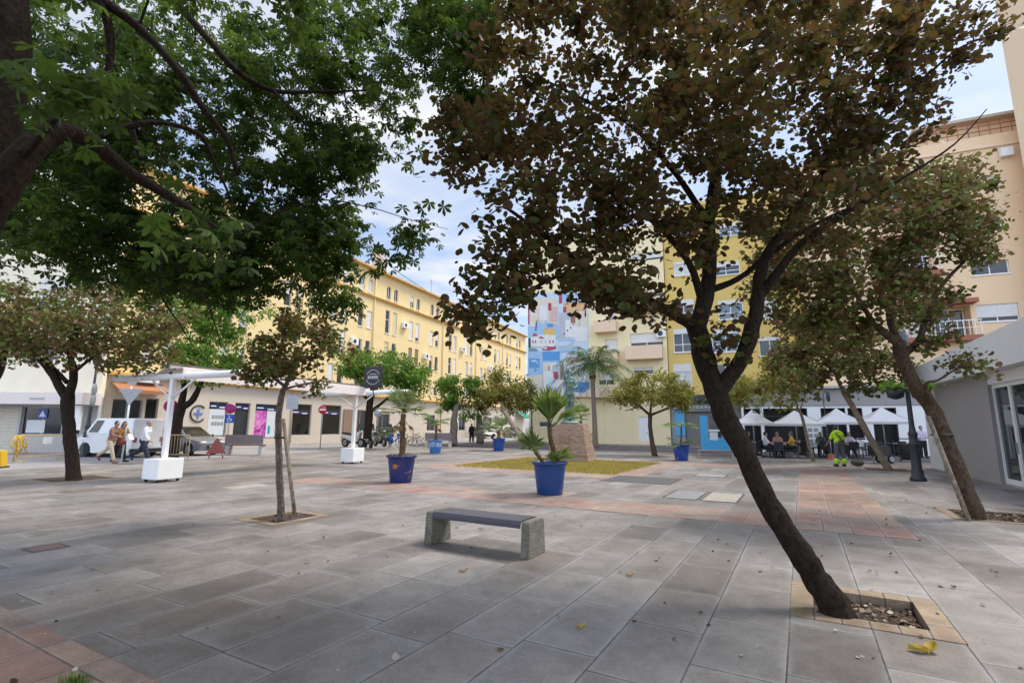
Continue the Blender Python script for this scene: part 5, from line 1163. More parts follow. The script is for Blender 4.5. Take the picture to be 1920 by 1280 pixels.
person('person in loose white shirt and navy trousers stepping behind the canopy post',G(266,869),wk,dict(lean=.14,armL=(-.35,.12,.3),armR=(.35,.1,.5),legL=(-.5,.65),legR=(.42,.05),footL=-1.0),K_WHT,K_NAVY,H_GR,S_BLU,sleeves=True,h=1.03)
person('person in cream top and khaki shorts standing behind the canopy post near the barrier',G(305,858),aim(1,.2),dict(head=.1,armL=(.2,.1,.6),armR=(.5,.1,1.0)),K_CRM,K_KHA,H_GR,S_DK,shorts=True,h=.98)
person('person dressed all in black standing on the street edge by the black car',G(884,830),aim(.2,-1),dict(armL=(.3,.2,1.3),armR=(.1,.2,.4),spread=.07),K_BLK,K_BLK,H_DK,S_DK,sleeves=True,h=1.04)
def hv(J,t):
    for k in 'LR': 
        a=J['kn'+k].lerp(J['an'+k],.42); b_=J['kn'+k].lerp(J['an'+k],.95); MB().tube([a,b_],[.092,.096],12).build('reflective_cuff',K_HV,t)
    MB().tube([J['shL']+Vector((.03,-.13,.0)),J['spine']+Vector((0,-.15,.05)),J['pelvis']+Vector((.14,-.13,.02))],[.025,.025,.025],6).build('strap',S_DK,t)
    MB().tube([J['spine']+Vector((-.14,-.06,-.10)),J['spine']+Vector((0,-.125,-.11)),J['spine']+Vector((.14,-.06,-.10))],[.035,.04,.035],8).build('belt',K_GRY,t)
person('street cleaner in yellow hi-vis shirt and dark trousers with yellow cuffs, seen from behind',G(1577,874),aim(.05,1),dict(lean=.12,head=.75,armL=(.25,.38,.45),armR=(.25,.38,.45),spread=.09),K_HV,K_GRY,H_DK,S_DK,skin=SKIN2,h=1.0,extra=hv,vox=.016)
tr_=person('waiter in pale shirt and black trousers standing in the café doorway',G(1733,858),aim(-.3,-1),dict(armL=(.3,.15,1.2),armR=(.3,.1,1.1)),K_LIL,K_BLK,H_DK,S_DK,h=1.0,sleeves=True)
# bronze figure
brz=bpy.data.materials.new('verdigris_bronze'); brz.use_nodes=True; q=NT(brz); b=q.n['Principled BSDF']; tcn=q.new('ShaderNodeTexCoord').outputs['Object']
q.t.links.new(q.ramp(q.noise(tcn,4.5,6,.7,.5).outputs[0],[(.3,(.05,.075,.062)),(.5,(.13,.20,.165)),(.72,(.26,.35,.30))]),b.inputs['Base Color']); b.inputs['Roughness'].default_value=.6; b.inputs['Metallic'].default_value=.35
J=skeleton(dict(lean=-.10,head=-.25,armR=(2.9,.16,.05),armL=(.25,.42,1.2),inL=.5,legL=(.02,.02),legR=(.22,.38),spread=.02))
mb=body_mb(J,.012,'all',True); mb.ball(J['hm']+Vector((0,-.06,.04)),(.09,.10,.11),12)
mb.tube([J['knL'].lerp(J['knR'],.5)+Vector((0,-.1,.1)),J['anL'].lerp(J['anR'],.5)+Vector((0,-.08,.02))],[.09,.16],12)
for k in range(5): a=3.3+k*.7; mb.tube([J['pelvis']+Vector((.15*math.cos(a),.12*math.sin(a),-.10)),J['knL'].lerp(J['knR'],.5)+Vector((.12*math.cos(a+.3),.13*math.sin(a+.3),0)),Vector((.2*math.cos(a+.5),.18*math.sin(a+.5),.02))],[.035,.03,.05],6)
mb.tube([J['pelvis']+Vector((-.16,.05,.0)),J['pelvis']+Vector((.0,.13,-.05)),J['pelvis']+Vector((.17,.03,.02))],[.05,.055,.05],8)
for s in (-1,1): mb.ball(J['chest']+Vector((s*.07,.09,-.02)),(.06,.055,.06),10)
for k in range(9): a=k*.7; mb.ball((.22*math.cos(a),.2*math.sin(a),.02),(.10,.09,.09),8)
mb.tube([J['haL'],J['haL']+Vector((0,.02,.10))],[.03,.04],8)
me=remesh(mb,.016); me.materials.append(brz)
sb=thing('bronze_statue','green bronze statue of a standing figure with one arm raised on the stone block','statue',(pg.x+.0,pg.y+.85,1.74),R(165)); put('figure',me,sb); MB().lathe([(.34,-.02),(.36,.03),(.30,.07)],18).build('base',brz,sb); sb.scale=(1.28,1.28,1.5)
# ================================================================ CANOPY
cl=G(303,902); cl=Vector((cl.x,cl.y,0)); crr=G(660,868); crr=Vector((crr.x,crr.y,0))
axis=(crr-cl).normalized(); ca_=math.atan2(axis.y,axis.x); Ln=(crr-cl).length
cn=thing('terrace_canopy','white steel canopy frame with pale fabric awning standing on two white ballast boxes','canopy',cl,ca_)
# local x from near post to far post, +y to the left of that
M['canvas']=mat('pale_pink_canvas',(.74,.67,.63),.75,.05,3)
for xx in (0,Ln):
    b=MB(); b.cbox((xx,0,.36),(.72,.66,.56)); o=bevel(b.build('ballast_box',M['white'],cn),.015)
    w_=MB()
    for sx_ in (-.28,.28):
        for sy_ in (-.25,.25): w_.lathe([(.001,-.02),(.04,-.02),(.04,.02),(.001,.02)],10,M=Matrix.Translation((xx+sx_,sy_,.041))@Matrix.Rotation(R(90),4,'X'))
    w_.build('castor',M['iron'],o)
    MB().box(xx-.06,xx+.06,-.06,.06,.641,3.0).build('post',M['white_metal'],cn)
    MB().tube([(xx,-2.75,2.98),(xx,2.75,2.98)],.10,10).build('beam',M['white_metal'],cn)
    for s in (-1,1): MB().tube([(xx,s*.06,2.35),(xx,s*1.0,2.92)],.03,6).build('brace',M['white_metal'],cn)
f=MB(); n=4
for i in range(n):
    y0=.05+.75*i/n; y1=.05+.75*(i+1)/n; z=lambda y:3.30-.30*(y/.8)
    for j in range(8):
        a=-.15+(Ln+.3)*j/8; b_=-.15+(Ln+.3)*(j+1)/8; f.add([(a,y0,z(y0)),(b_,y0,z(y0)),(b_,y1,z(y1)),(a,y1,z(y1))],[(0,1,2,3)],0,True)
f.build('awning',M['canvas'],cn); v_=MB()
v_.box(-.15,Ln+.15,.0,.045,3.221,3.30); v_.box(-.15,Ln+.15,-.62,-.585,2.86,3.19); v_.box(-.15,Ln+.15,-.584,-.002,3.19,3.22); v_.build('valance',M['canvas'],cn)
MB().box(-.2,Ln+.2,-.06,.06,3.31,3.35).build('ridge',mat('dark_ridge',(.12,.10,.09),.6),cn)
sg=P(700,707,21.6); sgn=thing('hanging_sign','round black and white café sign standing on the canopy end','sign',sg,R(-12)); 
sd_=MB(); sd_.box(-.42,.42,-.03,.03,-.47,.47); bevel(sd_.build('board',M['black'],sgn),.12,3)
glt=mat('grey_lettering',(.42,.42,.42),.5,.1)
for a0,a1 in ((20,160),(200,340)): MB().torus((0,-.034,0),.31,.016,20,5,a0=R(a0),a1=R(a1)).build('ring',glt,sgn)
for k in range(5): MB().box(-.24+k*.10,-.24+k*.10+.07,-.04,-.031,-.07,.06).build('letter',glt,sgn)
MB().box(-.17,.17,-.04,-.031,.12,.15).build('lettering',glt,sgn)
MB().tube([(0,0,-.46),(0.1,0,-.9)],.025,6).build('bracket',M['black'],sgn)
# ================================================================ SIGNS AND LAMPS
M['signblue']=mat('sign_blue_paint',(.02,.09,.42),.4,.06); M['signred']=mat('sign_red_paint',(.50,.02,.05),.4,.06); M['signback']=mat('sign_back_grey',(.40,.43,.46),.45,.08,metal=.2); M['magenta']=mat('no_parking_violet',(.28,.03,.28),.4,.06)
def post_sign(label,px,py,h,plates,rad=.032,rz=None,m='grey_metal'):
    g=G(px,py); t=thing('road_sign',label,'road sign',(g.x,g.y,0),rz if rz is not None else -math.atan2(g.x,g.y))
    MB().tube([(0,0,0),(0,0,h)],rad,8).build('post',M[m],t)
    for k,z,s,mm in plates:
        if k=='disc':
            a=MB().lathe([(.001,0),(s,0),(s,.02),(.001,.02)],24,M=Matrix.Translation((0,-.04,z))@Matrix.Rotation(R(90),4,'X')).build('plate',M[mm],t)
            if mm=='magenta':
                MB().torus((0,-.062,z),s*.86,s*.09,24,4).build('ring',M['signred'],a); MB().box(-s*.8,s*.8,-.068,-.061,-s*.1,s*.1,M=Matrix.Translation((0,0,z))@Matrix.Rotation(R(-45),4,'Y')).build('slash',M['signred'],a)
            if mm=='signred': MB().box(-s*.7,s*.7,-.068,-.061,z-s*.16,z+s*.16).build('bar',M['white'],a)
        if k=='square':
            a=MB().box(-s,s,-.05,-.03,z-s,z+s).build('plate',M[mm],t); q=MB(); q.torus((.0,-.058,z-s*.25),s*.42,s*.07,14,4,a0=R(120),a1=R(400)); q.build('wheel_symbol',M['white'],a); q=MB()
            q.tube([(-s*.1,-.056,z+s*.45),(-s*.06,-.056,z-s*.1),(s*.3,-.056,z-s*.1),(s*.45,-.056,z-s*.5)],s*.07,5); q.ball((-s*.1,-.056,z+s*.65),s*.13,8); q.build('figure_symbol',M['white'],a)
        if k=='tri': MB().prism([(-s,z+s*.85),(s,z+s*.85),(0,z-s*.85)],-.05,-.035,0,axis='y').build('plate',M[mm],t)
        if k=='rect': MB().box(-s*.8,s*.8,-.05,-.03,z-s,z+s).build('plate',M[mm],t)
    return t
post_sign('no parking disc above a blue wheelchair plate by the clinic windows',424,846,2.75,[('disc',2.52,.30,'magenta'),('square',1.93,.25,'signblue')])
post_sign('grey back of a give way triangle on a white post behind the walkers',228,866,3.2,[('tri',2.72,.42,'signback'),('rect',3.45,.2,'signback')],.04,m='white_metal')
post_sign('small red no entry disc on a thin pole by the dark shop windows',600,842,2.75,[('disc',2.6,.28,'signred')])
post_sign('violet no parking disc partly hidden by the near canopy post',309,858,2.7,[('disc',2.45,.30,'magenta')])
post_sign('blue grey sign plate on a thin pole right behind the thin staked tree',541,846,3.3,[('rect',2.95,.42,'signback')])
post_sign('round grey sign back on a pole above the parked motorbikes',706,833,2.9,[('disc',2.6,.34,'signback')])
def lamp(label,px,py,h,baskets=False,arms=False,sc=1.0,signs=False):
    g=G(px,py); t=thing('street_lamp',label,'street lamp',(g.x,g.y,0),0,'cast iron street lamps'); t.scale=(sc,sc,1)
    prof=[(.22,0),(.22,.08),(.17,.14),(.165,.3),(.14,.36),(.125,1.05),(.15,1.1),(.15,1.16),(.115,1.2),(.12,1.42),(.14,1.46),(.10,1.52),(.075,1.7),(.06,h*.7),(.05,h)]
    MB().lathe(prof,16).build('post',M['iron'],t)
    for s in ((-1,1) if arms else (0,)):
        if s: MB().tube([(0,0,h*.86),(s*.3,0,h*.93),(s*.55,0,h*.9)],.022,6).build('arm',M['iron'],t)
        l=MB().lathe([(.05,h if not s else h*.86),(.17,h+.10 if not s else h*.88),(.2,h+.42 if not s else h*.9+.3),(.1,h+.6 if not s else h*.9+.45),(.001,h+.66 if not s else h*.9+.5)],8,(s*.55,0,0)).build('lantern',M['glass'] if not s else M['iron'],t)
    if baskets:
        for s in (-1,1):
            b=MB().lathe([(.06,2.55),(.22,2.62),(.26,2.86),(.22,2.86)],14,(s*.40,0,0)).build('flower_basket',M['black'],t); MB().tube([(0,0,2.8),(s*.2,0,2.8)],.03,6).build('arm',M['iron'],t)
            rn=np.random.default_rng(3+s); q=rn.normal(0,.19,(200,3)); q[:,2]=abs(q[:,2])*.6+2.86; q[:,0]+=s*.40; put('foliage',leaves_mesh('foliage','simple',q,.14,[L_BRT],5+s,.7,0),t)
    if signs:
        for z in (3.25,2.72): MB().lathe([(.001,0),(.30,0),(.30,.02),(.001,.02)],20,M=Matrix.Translation((.12,-.1,z))@Matrix.Rotation(R(108),4,'Z')@Matrix.Rotation(R(90),4,'X')).build('sign_plate',M['signback'],t)
    return t
lamp('black cast iron street lamp with two plant baskets by the white pavilion',1722,901,4.2,True)
lamp('dark street lamp with grey sign backs behind the left tree',157,856,4.4,signs=True)
lamp('thin dark street lamp with small arms among the café parasols',1554,854,3.7,arms=True,sc=.55)
lamp('slim black lamp post left of the statue in front of the cream building',997,834,4.4,sc=.75)
g=G(1704,866); t=thing('litter_bin','dark grey slatted litter bin beside the cast iron lamp','bin',(g.x,g.y,0),R(-20)); 
MB().lathe([(.26,.12),(.28,.85),(.29,.88),(.27,.9)],18).build('drum',striped('bin_slats',(.055,.055,.06),(.03,.03,.03),14,0,.2),t); MB().box(-.33,-.29,-.04,.04,0,1.15).box(.29,.33,-.04,.04,0,1.15).box(-.29,.29,-.03,.03,1.1,1.15).build('frame',M['iron'],t)
# ================================================================ VEHICLES
M['tyre']=mat('tyre_rubber',(.015,.015,.016),.85,.2); M['rim']=mat('alloy_rim',(.35,.36,.37),.35,.1,metal=.7); M['lens']=mat('lamp_lens',(.62,.60,.55),.12,.05); M['red_lens']=mat('red_lamp_lens',(.35,.02,.02),.15,.05); M['plate']=mat('plate_white',(.7,.7,.68),.5,.03)
def wheel(t,x,y,r,w_=.18):
    Mx=Matrix.Translation((x,y,r))@Matrix.Rotation(R(90),4,'X')
    o=MB().lathe([(r*.62,-w_/2),(r*.95,-w_/2),(r,-w_/3),(r,w_/3),(r*.95,w_/2),(r*.62,w_/2),(r*.6,0)],22,M=Mx).build('wheel',M['tyre'],t)
    q=MB(); q.lathe([(r*.60,-.05),(r*.63,.06)],20,M=Mx); q.lathe([(.001,-.06),(r*.16,-.06),(r*.16,.06),(.001,.06)],12,M=Mx)
    for k in range(7):
        a=TAU*k/7; q.tube([Mx@Vector((r*.12*math.cos(a),r*.12*math.sin(a),0)),Mx@Vector((r*.61*math.cos(a),r*.61*math.sin(a),0))],r*.07,5)
    q.build('rim',M['rim'],o)
def car(label,loc,rz,paint,L=4.05,Wd=1.72,H=1.48,van=False,name='parked_car',cat='car'):
    """front along +x"""
    t=thing(name,label,cat,loc,rz); a=L/2; r=.31; wx=(a-.78,-a+.72); hw=Wd/2
    def arch(c): return [(c+.40*math.cos(x),.31+.40*math.sin(x)) for x in [0+.0,.5,1.0,1.57,2.14,2.64,3.14]]
    if van: top=[(a,.55),(a-.04,.85),(a-.55,1.08),(-a+.02,1.10),(-a,.45)]
    else: top=[(a-.02,.45),(a,.62),(a-.12,.76),(a-.95,.93),(-a+.1,.98),(-a,.85),(-a+.02,.42)]
    low=[(-a+.05,.24),(wx[1]-.40,.24)]+arch(wx[1])[::-1]+[(wx[1]+.40,.22),(wx[0]-.40,.22)]+arch(wx[0])[::-1]+[(wx[0]+.40,.24),(a-.06,.26)]
    poly=top+low; n=len(poly); mb=MB(); st=[(-hw,.965),(-hw+.06,1.0),(hw-.06,1.0),(hw,.965)]; vs=[]
    for y,s in st: vs+=[(x*s if abs(x)>a*.8 else x,y,.55+(z-.55)*(s if z>.6 else 1)) for x,z in poly]
    fs=[(k*n+i,(k+1)*n+i,(k+1)*n+(i+1)%n,k*n+(i+1)%n) for k in range(3) for i in range(n)]+[tuple(range(n)),tuple(range(3*n,4*n))[::-1]]
    mb.add(vs,fs); bd=mb.build('body',paint,t); bm=bmesh.new(); bm.from_mesh(bd.data); bmesh.ops.recalc_face_normals(bm,faces=bm.faces); bmesh.ops.triangulate(bm,faces=[f for f in bm.faces if len(f.verts)>4]); bm.to_mesh(bd.data); bm.free()
    if van: cab=[(a-.55,1.075),(a-1.15,H),(-a+.06,H),(-a+.02,1.095)]
    else: cab=[(a-.95,.925),(a-1.72,H),(-a+.62,H-.02),(-a+.12,.975)]
    tw=hw-.03; uw=hw-(.10 if van else .22); c4=cab; v8=[(x,-(uw if i in(1,2) else tw),z) for i,(x,z) in enumerate(c4)]+[(x,(uw if i in(1,2) else tw),z) for i,(x,z) in enumerate(c4)]
    cb_=MB().add(v8,[(0,1,2,3),(7,6,5,4),(0,4,5,1),(1,5,6,2),(2,6,7,3),(3,7,4,0)]).build('cabin',paint,t); bevel(cb_,.05,3)
    def pan(nm,pts,m_='glass_dark'):
        c=Vector((0,0,1.1)); p=[Vector(q) for q in pts]; nn=(p[1]-p[0]).cross(p[2]-p[0]).normalized(); ctr=sum(p,Vector())/len(p)
        if nn.dot(ctr-c)<0: p=p[::-1]; nn=-nn
        MB().add([q+nn*.012 for q in p],[tuple(range(len(p)))]).build(nm,M[m_],t)
    A,B,C_,D=[Vector((x,0,z)) for x,z in cab]
    def at(s,u,v):   # point on the cabin side
        lo=D.lerp(A,u); hi=C_.lerp(B,u); p=lo.lerp(hi,v); y=(tw+(uw-tw)*v)*s; return (p.x,y,p.z)
    us=((.72,.93),) if van else ((.08,.30),(.33,.60),(.63,.93))
    for s in (-1,1):
        for u0,u1 in us: pan('side_window',[at(s,u0,.12),at(s,u1,.12),at(s,u1-.01,.86),at(s,u0+.01,.86)])
    def fr(P0,P1,v0,v1,w0,w1): q0=P0.lerp(P1,v0); q1=P0.lerp(P1,v1); return [(q0.x,-w0,q0.z),(q0.x,w0,q0.z),(q1.x,w1,q1.z),(q1.x,-w1,q1.z)]
    pan('windscreen',fr(A,B,.08,.92,tw-.1,uw-.06))
    if not van: pan('rear_window',fr(D,C_,.15,.85,tw-.12,uw-.1))
    for x in wx:
        for s in (-1,1): wheel(t,x,s*(hw-.10),r)
    for s in (-1,1):
        MB().ball((a-.10,s*(hw-.28),.66),(.13,.19,.085),12).build('headlight',M['lens'],t); MB().box(-a-.012,-a+.06,s*(hw-.2)-.1,s*(hw-.2)+.1,.72,.95).build('tail_light',M['red_lens'],t)
        MB().ball((a-1.15 if not van else a-.8,s*(hw+.09),1.0),(.06,.10,.07),8).build('mirror',M['black'],t)
    MB().box(a-.04,a+.02,-hw+.45,hw-.45,.38,.52).build('grille',M['black'],t); MB().box(a+.021,a+.03,-.26,.26,.40,.50).build('number_plate',M['plate'],t); MB().box(-a-.03,-a-.013,-.26,.26,.55,.66).build('number_plate',M['plate'],t)
    MB().box(-a-.05,-a+.1,-hw+.03,hw-.03,.26,.42).build('bumper',M['black'],t)
    if van:
        q=MB(); q.box(-a-.012,-a+.03,-hw+.06,-.008,.46,H-.1); q.build('rear_door',paint,t); q=MB(); q.box(-a-.012,-a+.03,.008,hw-.06,.46,H-.1); q.build('rear_door',paint,t)
    return t
gr_p=mat('grey_car_paint',(.16,.165,.19),.25,.04,2,coat=.6); wh_p=mat('white_van_paint',(.72,.72,.73),.3,.03,2,dirt=.12,coat=.4); bk_p=mat('black_car_paint',(.012,.012,.014),.22,.1,2,coat=.8)
g=G(365,853); car('grey hatchback parked at an angle in front of the clinic wall',(g.x-.9,g.y+.4,0),R(-16),gr_p)
g=G(203,857); car('small white delivery van seen from behind, parked past the left lamp post',(g.x,g.y+.6,0),R(163),wh_p,3.7,1.72,1.85,True,'parked_van','van')
g=G(903,822); car('black car parked by the far shop doors beyond the man in black',(g.x,g.y+1.5,0),R(-60),bk_p,4.2)
g=G(962,820.5); car('dark grey car half hidden behind the pale bushy palm',(g.x,g.y+1.5,0),R(-70),mat('dark_grey_car_paint',(.05,.05,.055),.25,.05,2,coat=.7),4.2)
def moto(label,px,py,rz,col,scoot=True):
    g=G(px,py); t=thing('motor_scooter' if scoot else 'motorbike',label,'motorbike',(g.x,g.y,0),rz,'motorbikes parked under the green tree'); t.scale=(1.2,)*3; r=.27
    for x in (-.62,.62): wheel(t,x,0,r,.13)
    bp=mat('scooter_paint_'+label[:5],col,.3,.05,coat=.5)
    b=MB(); b.prism([(-.85,.62),(-.3,.42),(.12,.30),(.42,.34),(.60,.95),(.52,1.0),(.30,.50),(.05,.46),(-.1,.70),(-.85,.78)],-.15,.15,0,axis='y'); bevel(b.build('fairing',bp,t),.04,2)
    MB().prism([(-.85,.79),(-.08,.71),(0,.78),(-.4,.88),(-.85,.90)],-.13,.13,0,axis='y').build('seat',M['black'],t)
    MB().prism([(-.5,.25),(.3,.22),(.2,.42),(-.4,.5)],-.12,.12,0,axis='y').build('engine',M['iron'],t)
    MB().tube([(.62,.0,.27),(.5,0,.95),(.46,0,1.05)],.03,6).build('fork',M['grey_metal'],t); MB().tube([(.40,-.33,1.08),(.48,0,1.02),(.40,.33,1.08)],.018,6).build('handlebar',M['black'],t)
    MB().ball((.60,0,.92),(.08,.1,.09),10).build('headlight',M['lens'],t); 
    for s in (-1,1): MB().ball((.42,s*.36,1.2),(.02,.07,.045),8).build('mirror',M['black'],t)
    if scoot: MB().add([(.60,-.2,1.0),(.60,.2,1.0),(.45,.16,1.42),(.45,-.16,1.42)],[(0,1,2,3)]).build('windscreen',M['glass'],t)
moto('white and black scooter behind the far canopy post',662,838,R(-25),(.6,.6,.6))
moto('black scooter with silver panels right of the far canopy post',690,839,R(-60),(.30,.31,.32))
moto('dark motorbike between the scooters and the blue bicycles',712,836,R(-50),(.02,.02,.025),False)
moto('blue grey scooter at the back of the motorbike row',722,832,R(-40),(.05,.07,.11))
def bike(label,px,py,rz,col):
    g=G(px,py); t=thing('bicycle',label,'bicycle',(g.x,g.y,0),rz,'bicycles in the rack'); m=mat('bike_paint_'+label[:6],col,.35,.05)
    for x in (-.52,.52):
        w_=MB().torus((x,0,.34),.33,.016,24,6).build('wheel',M['tyre'],t); q=MB()
        for k in range(10): a=TAU*k/10; q.tube([(x,0,.34),(x+.33*math.cos(a),0,.34+.33*math.sin(a))],.003,3)
        q.build('spokes',M['grey_metal'],w_)
    f=MB(); 
    for a,b in (((-.52,0,.34),(-.1,0,.34)),((-.1,0,.34),(-.22,0,.85)),((-.52,0,.34),(-.2,0,.75)),((-.1,0,.34),(.38,0,.72)),((-.2,0,.75),(.36,0,.80)),((.52,0,.34),(.36,0,.95))): f.tube([a,b],.03 if 'blue' in label else .018,6)
    f.build('frame',m,t)
    if 'blue' in label:
        for x in (-.52,.52): MB().torus((x,0,.34),.37,.035,12,5,a0=R(30),a1=R(170)).build('mudguard',m,t)
        MB().box(.42,.72,-.17,.17,.78,1.0).build('basket',m,t)
    MB().ball((-.24,0,.90),(.13,.07,.035),10).build('saddle',M['black'],t); MB().tube([(.28,-.28,1.0),(.37,0,.97),(.28,.28,1.0)],.014,6).build('handlebar',M['black'],t)
bike('blue bicycle nearest the motorbikes',731,837,R(-70),(.015,.08,.36)); bike('bright blue hire bicycle left of the indigo pot palm',738,838,R(-30),(.02,.14,.48))
bike('dark bicycle just right of the indigo pot palm',768,837,R(15),(.05,.03,.03)); bike('silver bicycle at the right end of the rack',786,836,R(5),(.4,.38,.37)); bike('reddish bicycle in the middle of the rack',778,834,R(-20),(.20,.05,.04))
# ================================================================ BARRIERS, KIOSK, CART
M['barrier']=mat('yellow_barrier_paint',(.60,.36,.06),.5,.1,5,dirt=.3); M['barrier2']=mat('faded_barrier_paint',(.55,.42,.22),.5,.1,5,dirt=.3)
def barrier(label,px0,py0,px1,py1,m,paper=False,tape=False):
    a=G(px0,py0); b=G(px1,py1); d=b-a; t=thing('crowd_barrier',label,'barrier',a,math.atan2(d.y,d.x),'yellow steel crowd barriers'); L=d.length
    f=MB(); f.tube([(0,0,.05),(0,0,1.05),(.06,0,1.1),(L-.06,0,1.1),(L,0,1.05),(L,0,.05)],.02,6); f.tube([(0,0,.22),(L,0,.22)],.016,6); f.build('frame',m,t); q=MB()
    n=int(L/.13)
    for k in range(1,n): q.tube([(L*k/n,0,.22),(L*k/n,0,1.1)],.008,4)
    q.build('bars',m,t); q=MB(); 
    for x in (.15,L-.15): MB().tube([(x,-.3,.02),(x,0,.1),(x,.3,.02)],.018,5).build('foot',m,t)
    if paper: MB().box(L*.48,L*.66,-.03,-.024,.72,1.0).build('notice',M['white'],t)
    if tape:
        q=MB(); rn=random.Random(2)
        for k in range(14):
            p=Vector((rn.uniform(-.1,.15),-.03,1.1)); pts=[p]
            for i in range(3): p=p+Vector((rn.uniform(-.14,.14),rn.uniform(-.08,.03),-rn.uniform(.12,.3))); pts.append(p)
            q.tube(pts,.022,4)
        q.build('warning_tape',mat('orange_yellow_tape',(.60,.38,.04),.5,.4,9),t)
barrier('yellow crowd barrier with a white paper notice and tangled warning tape before the shop window',24,868,122,861,M['barrier'],True,True)
barrier('yellow barrier in front of the grey hatchback wheel',312,861,352,861,M['barrier2']); 
g=G(1,877); t=thing('yellow_post','yellow plastic barrier block cut off by the left picture edge','barrier',(g.x-.15,g.y,0),R(20)); bevel(MB().prism([(-.22,0),(.22,0),(.15,.62),(-.15,.62)],-.2,.2,0,axis='y').build('block',mat('yellow_plastic',(.60,.36,.01),.5,.06),t),.03); MB().box(-.26,.26,-.24,.24,0,.06).build('foot',M['black'],t)
g=G(404,859); t=thing('works_sign','red brown folding triangle road works sign facing away','road sign',(g.x,g.y,0),R(25))
MB().prism([(-.42,.22),(.42,.22),(.05,.92),(-.05,.92)],-.02,.01,0,axis='y').build('panel',mat('faded_red_back',(.26,.07,.06),.6,.15),t); q=MB()
q.tube([(-.3,-.02,0),(-.05,0,.92)],.016,5).tube([(.3,-.02,0),(.05,0,.92)],.016,5); q.build('frame',mat('red_frame',(.42,.06,.06),.5,.1),t); MB().tube([(-.3,.35,0),(0,.02,.9),(.3,.35,0)],.014,5).build('stand',M['iron'],t)
g=G(1342,857); t=thing('blue_stall','sky blue stall board with white notices on grey trestle legs','stall',(g.x,g.y,0),R(-14)); skb=mat('sky_blue_board',(.06,.36,.66),.5,.05,3)
b=MB().box(-.72,.76,-.05,.03,.42,1.05); b.box(-.72,-.32,-.05,.03,1.052,2.25); b.build('board',skb,t); MB().box(-.28,.35,-.02,.03,1.06,2.2).build('window',M['glass_dark'],t)
MB().box(-.30,.37,-.06,-.021,1.4,1.5).build('shelf',M['white'],t); MB().box(-.26,.16,-.075,-.052,.92,1.36).build('notice',M['poster_w'],t)
MB().box(-.9,.92,-.12,.10,.35,.41).build('rail',M['grey_metal'],t)
for x in (-.85,.87): MB().box(x-.05,x+.05,-.35,.35,0,.05).box(x-.045,x+.045,-.05,.05,.052,.349).tube([(x,-.02,.33),(x*.75,-.02,.06)],.02,5).build('leg',M['concrete'],t)
g=G(1652,868); t=thing('hand_cart','black steel hand cart with two small wheels by the slender leaning tree','cart',(g.x,g.y,0),R(10))
bk=MB(); bk.box(-.5,.5,-.3,.3,.35,.4); 
for x in (-.5,.46): bk.box(x,x+.04,-.3,-.26,.4,.95).box(x,x+.04,.26,.3,.4,.95)
bk.box(-.46,.46,-.3,-.27,.9,.95).box(-.46,.46,.27,.3,.9,.95); bk.build('basket',M['iron'],t); MB().tube([(-.5,-.28,.9),(-.95,-.25,1.15),(-.95,.25,1.15),(-.5,.28,.9)],.018,6).build('handle',M['grey_metal'],t); MB().box(-.42,.42,-.24,.24,.405,.8).build('bag',M['black'],t)
for y in (-.33,.33): wheel(t,.25,y,.2,.05)
MB().tube([(-.4,0,.0),(-.4,0,.35)],.02,6).build('prop',M['grey_metal'],t)
g=G(1609,874); t=thing('grass_bag','lumpy dark sack of cuttings on the paving beside the street cleaner','sack',(g.x,g.y,0)); q=MB(); rn=random.Random(6)
for k in range(9): q.ball((rn.uniform(-.14,.14),rn.uniform(-.1,.1),.12+rn.uniform(-.02,.05)),(.15,.13,.12),10)
me=remesh(q,.02); me.materials.append(mat('sack_cloth',(.09,.085,.05),.9,.4,14,.6,40)); put('sack',me,t); MB().tube([(0,0,.26),(.03,0,.32)],[.05,.02],8).build('neck',M['iron'],t)
g=G(1560,861); t=thing('dustpan','orange upright dustpan with a long grey handle left of the street cleaner','dustpan',(g.x,g.y,0),R(20)); MB().prism([(-.16,0),(.16,0),(.13,.26),(-.13,.26)],-.12,.12,0,axis='y').build('pan',mat('orange_plastic',(.55,.16,.07),.5,.1),t); MB().tube([(0,0,.26),(0,0,.95)],.016,6).build('handle',M['grey_metal'],t)
# ================================================================ CAFÉ TERRACE
def parasol(label,px,py,Y,s,ph):
    b=P(px,py,Y); t=thing('parasol',label,'parasol',(b.x,b.y,0),-BA,'white café parasols'); z=b.z; h=s/2; n=6; f=MB()
    ap=(0,0,z+.78)
    for k in range(4):
        a0=(-h,-h) if k==0 else (h,-h) if k==1 else (h,h) if k==2 else (-h,h); a1=[(h,-h),(h,h),(-h,h),(-h,-h)][k]
        for i in range(n):
            for j in range(4):
                def pp(u,v): x=a0[0]+(a1[0]-a0[0])*u; y=a0[1]+(a1[1]-a0[1])*u; sag=-.08*math.sin(math.pi*v)-.05*math.sin(math.pi*u)*v; return (x*v,y*v,ap[2]+(z-ap[2])*v+sag)
                f.add([pp(i/n,j/4),pp(i/n,(j+1)/4),pp((i+1)/n,(j+1)/4),pp((i+1)/n,j/4)],[(0,1,2,3)],0,True)
        f.add([(a0[0],a0[1],z),(a1[0],a1[1],z),(a1[0],a1[1],z-.13),(a0[0],a0[1],z-.13)],[(0,3,2,1)])
    f.build('canopy',M['parasol'],t); MB().tube([(0,0,.04),(0,0,z+.8)],.028,8).build('pole',M['grey_metal'],t); MB().box(-.3,.3,-.3,.3,0,.06).build('base',M['concrete'],t)
    r=MB()
    for k in range(4): a=[(-h,-h),(h,-h),(h,h),(-h,h)][k]; r.tube([(0,0,z+.72),(a[0]*.98,a[1]*.98,z-.04)],.012,4)
    r.build('ribs',M['grey_metal'],t)
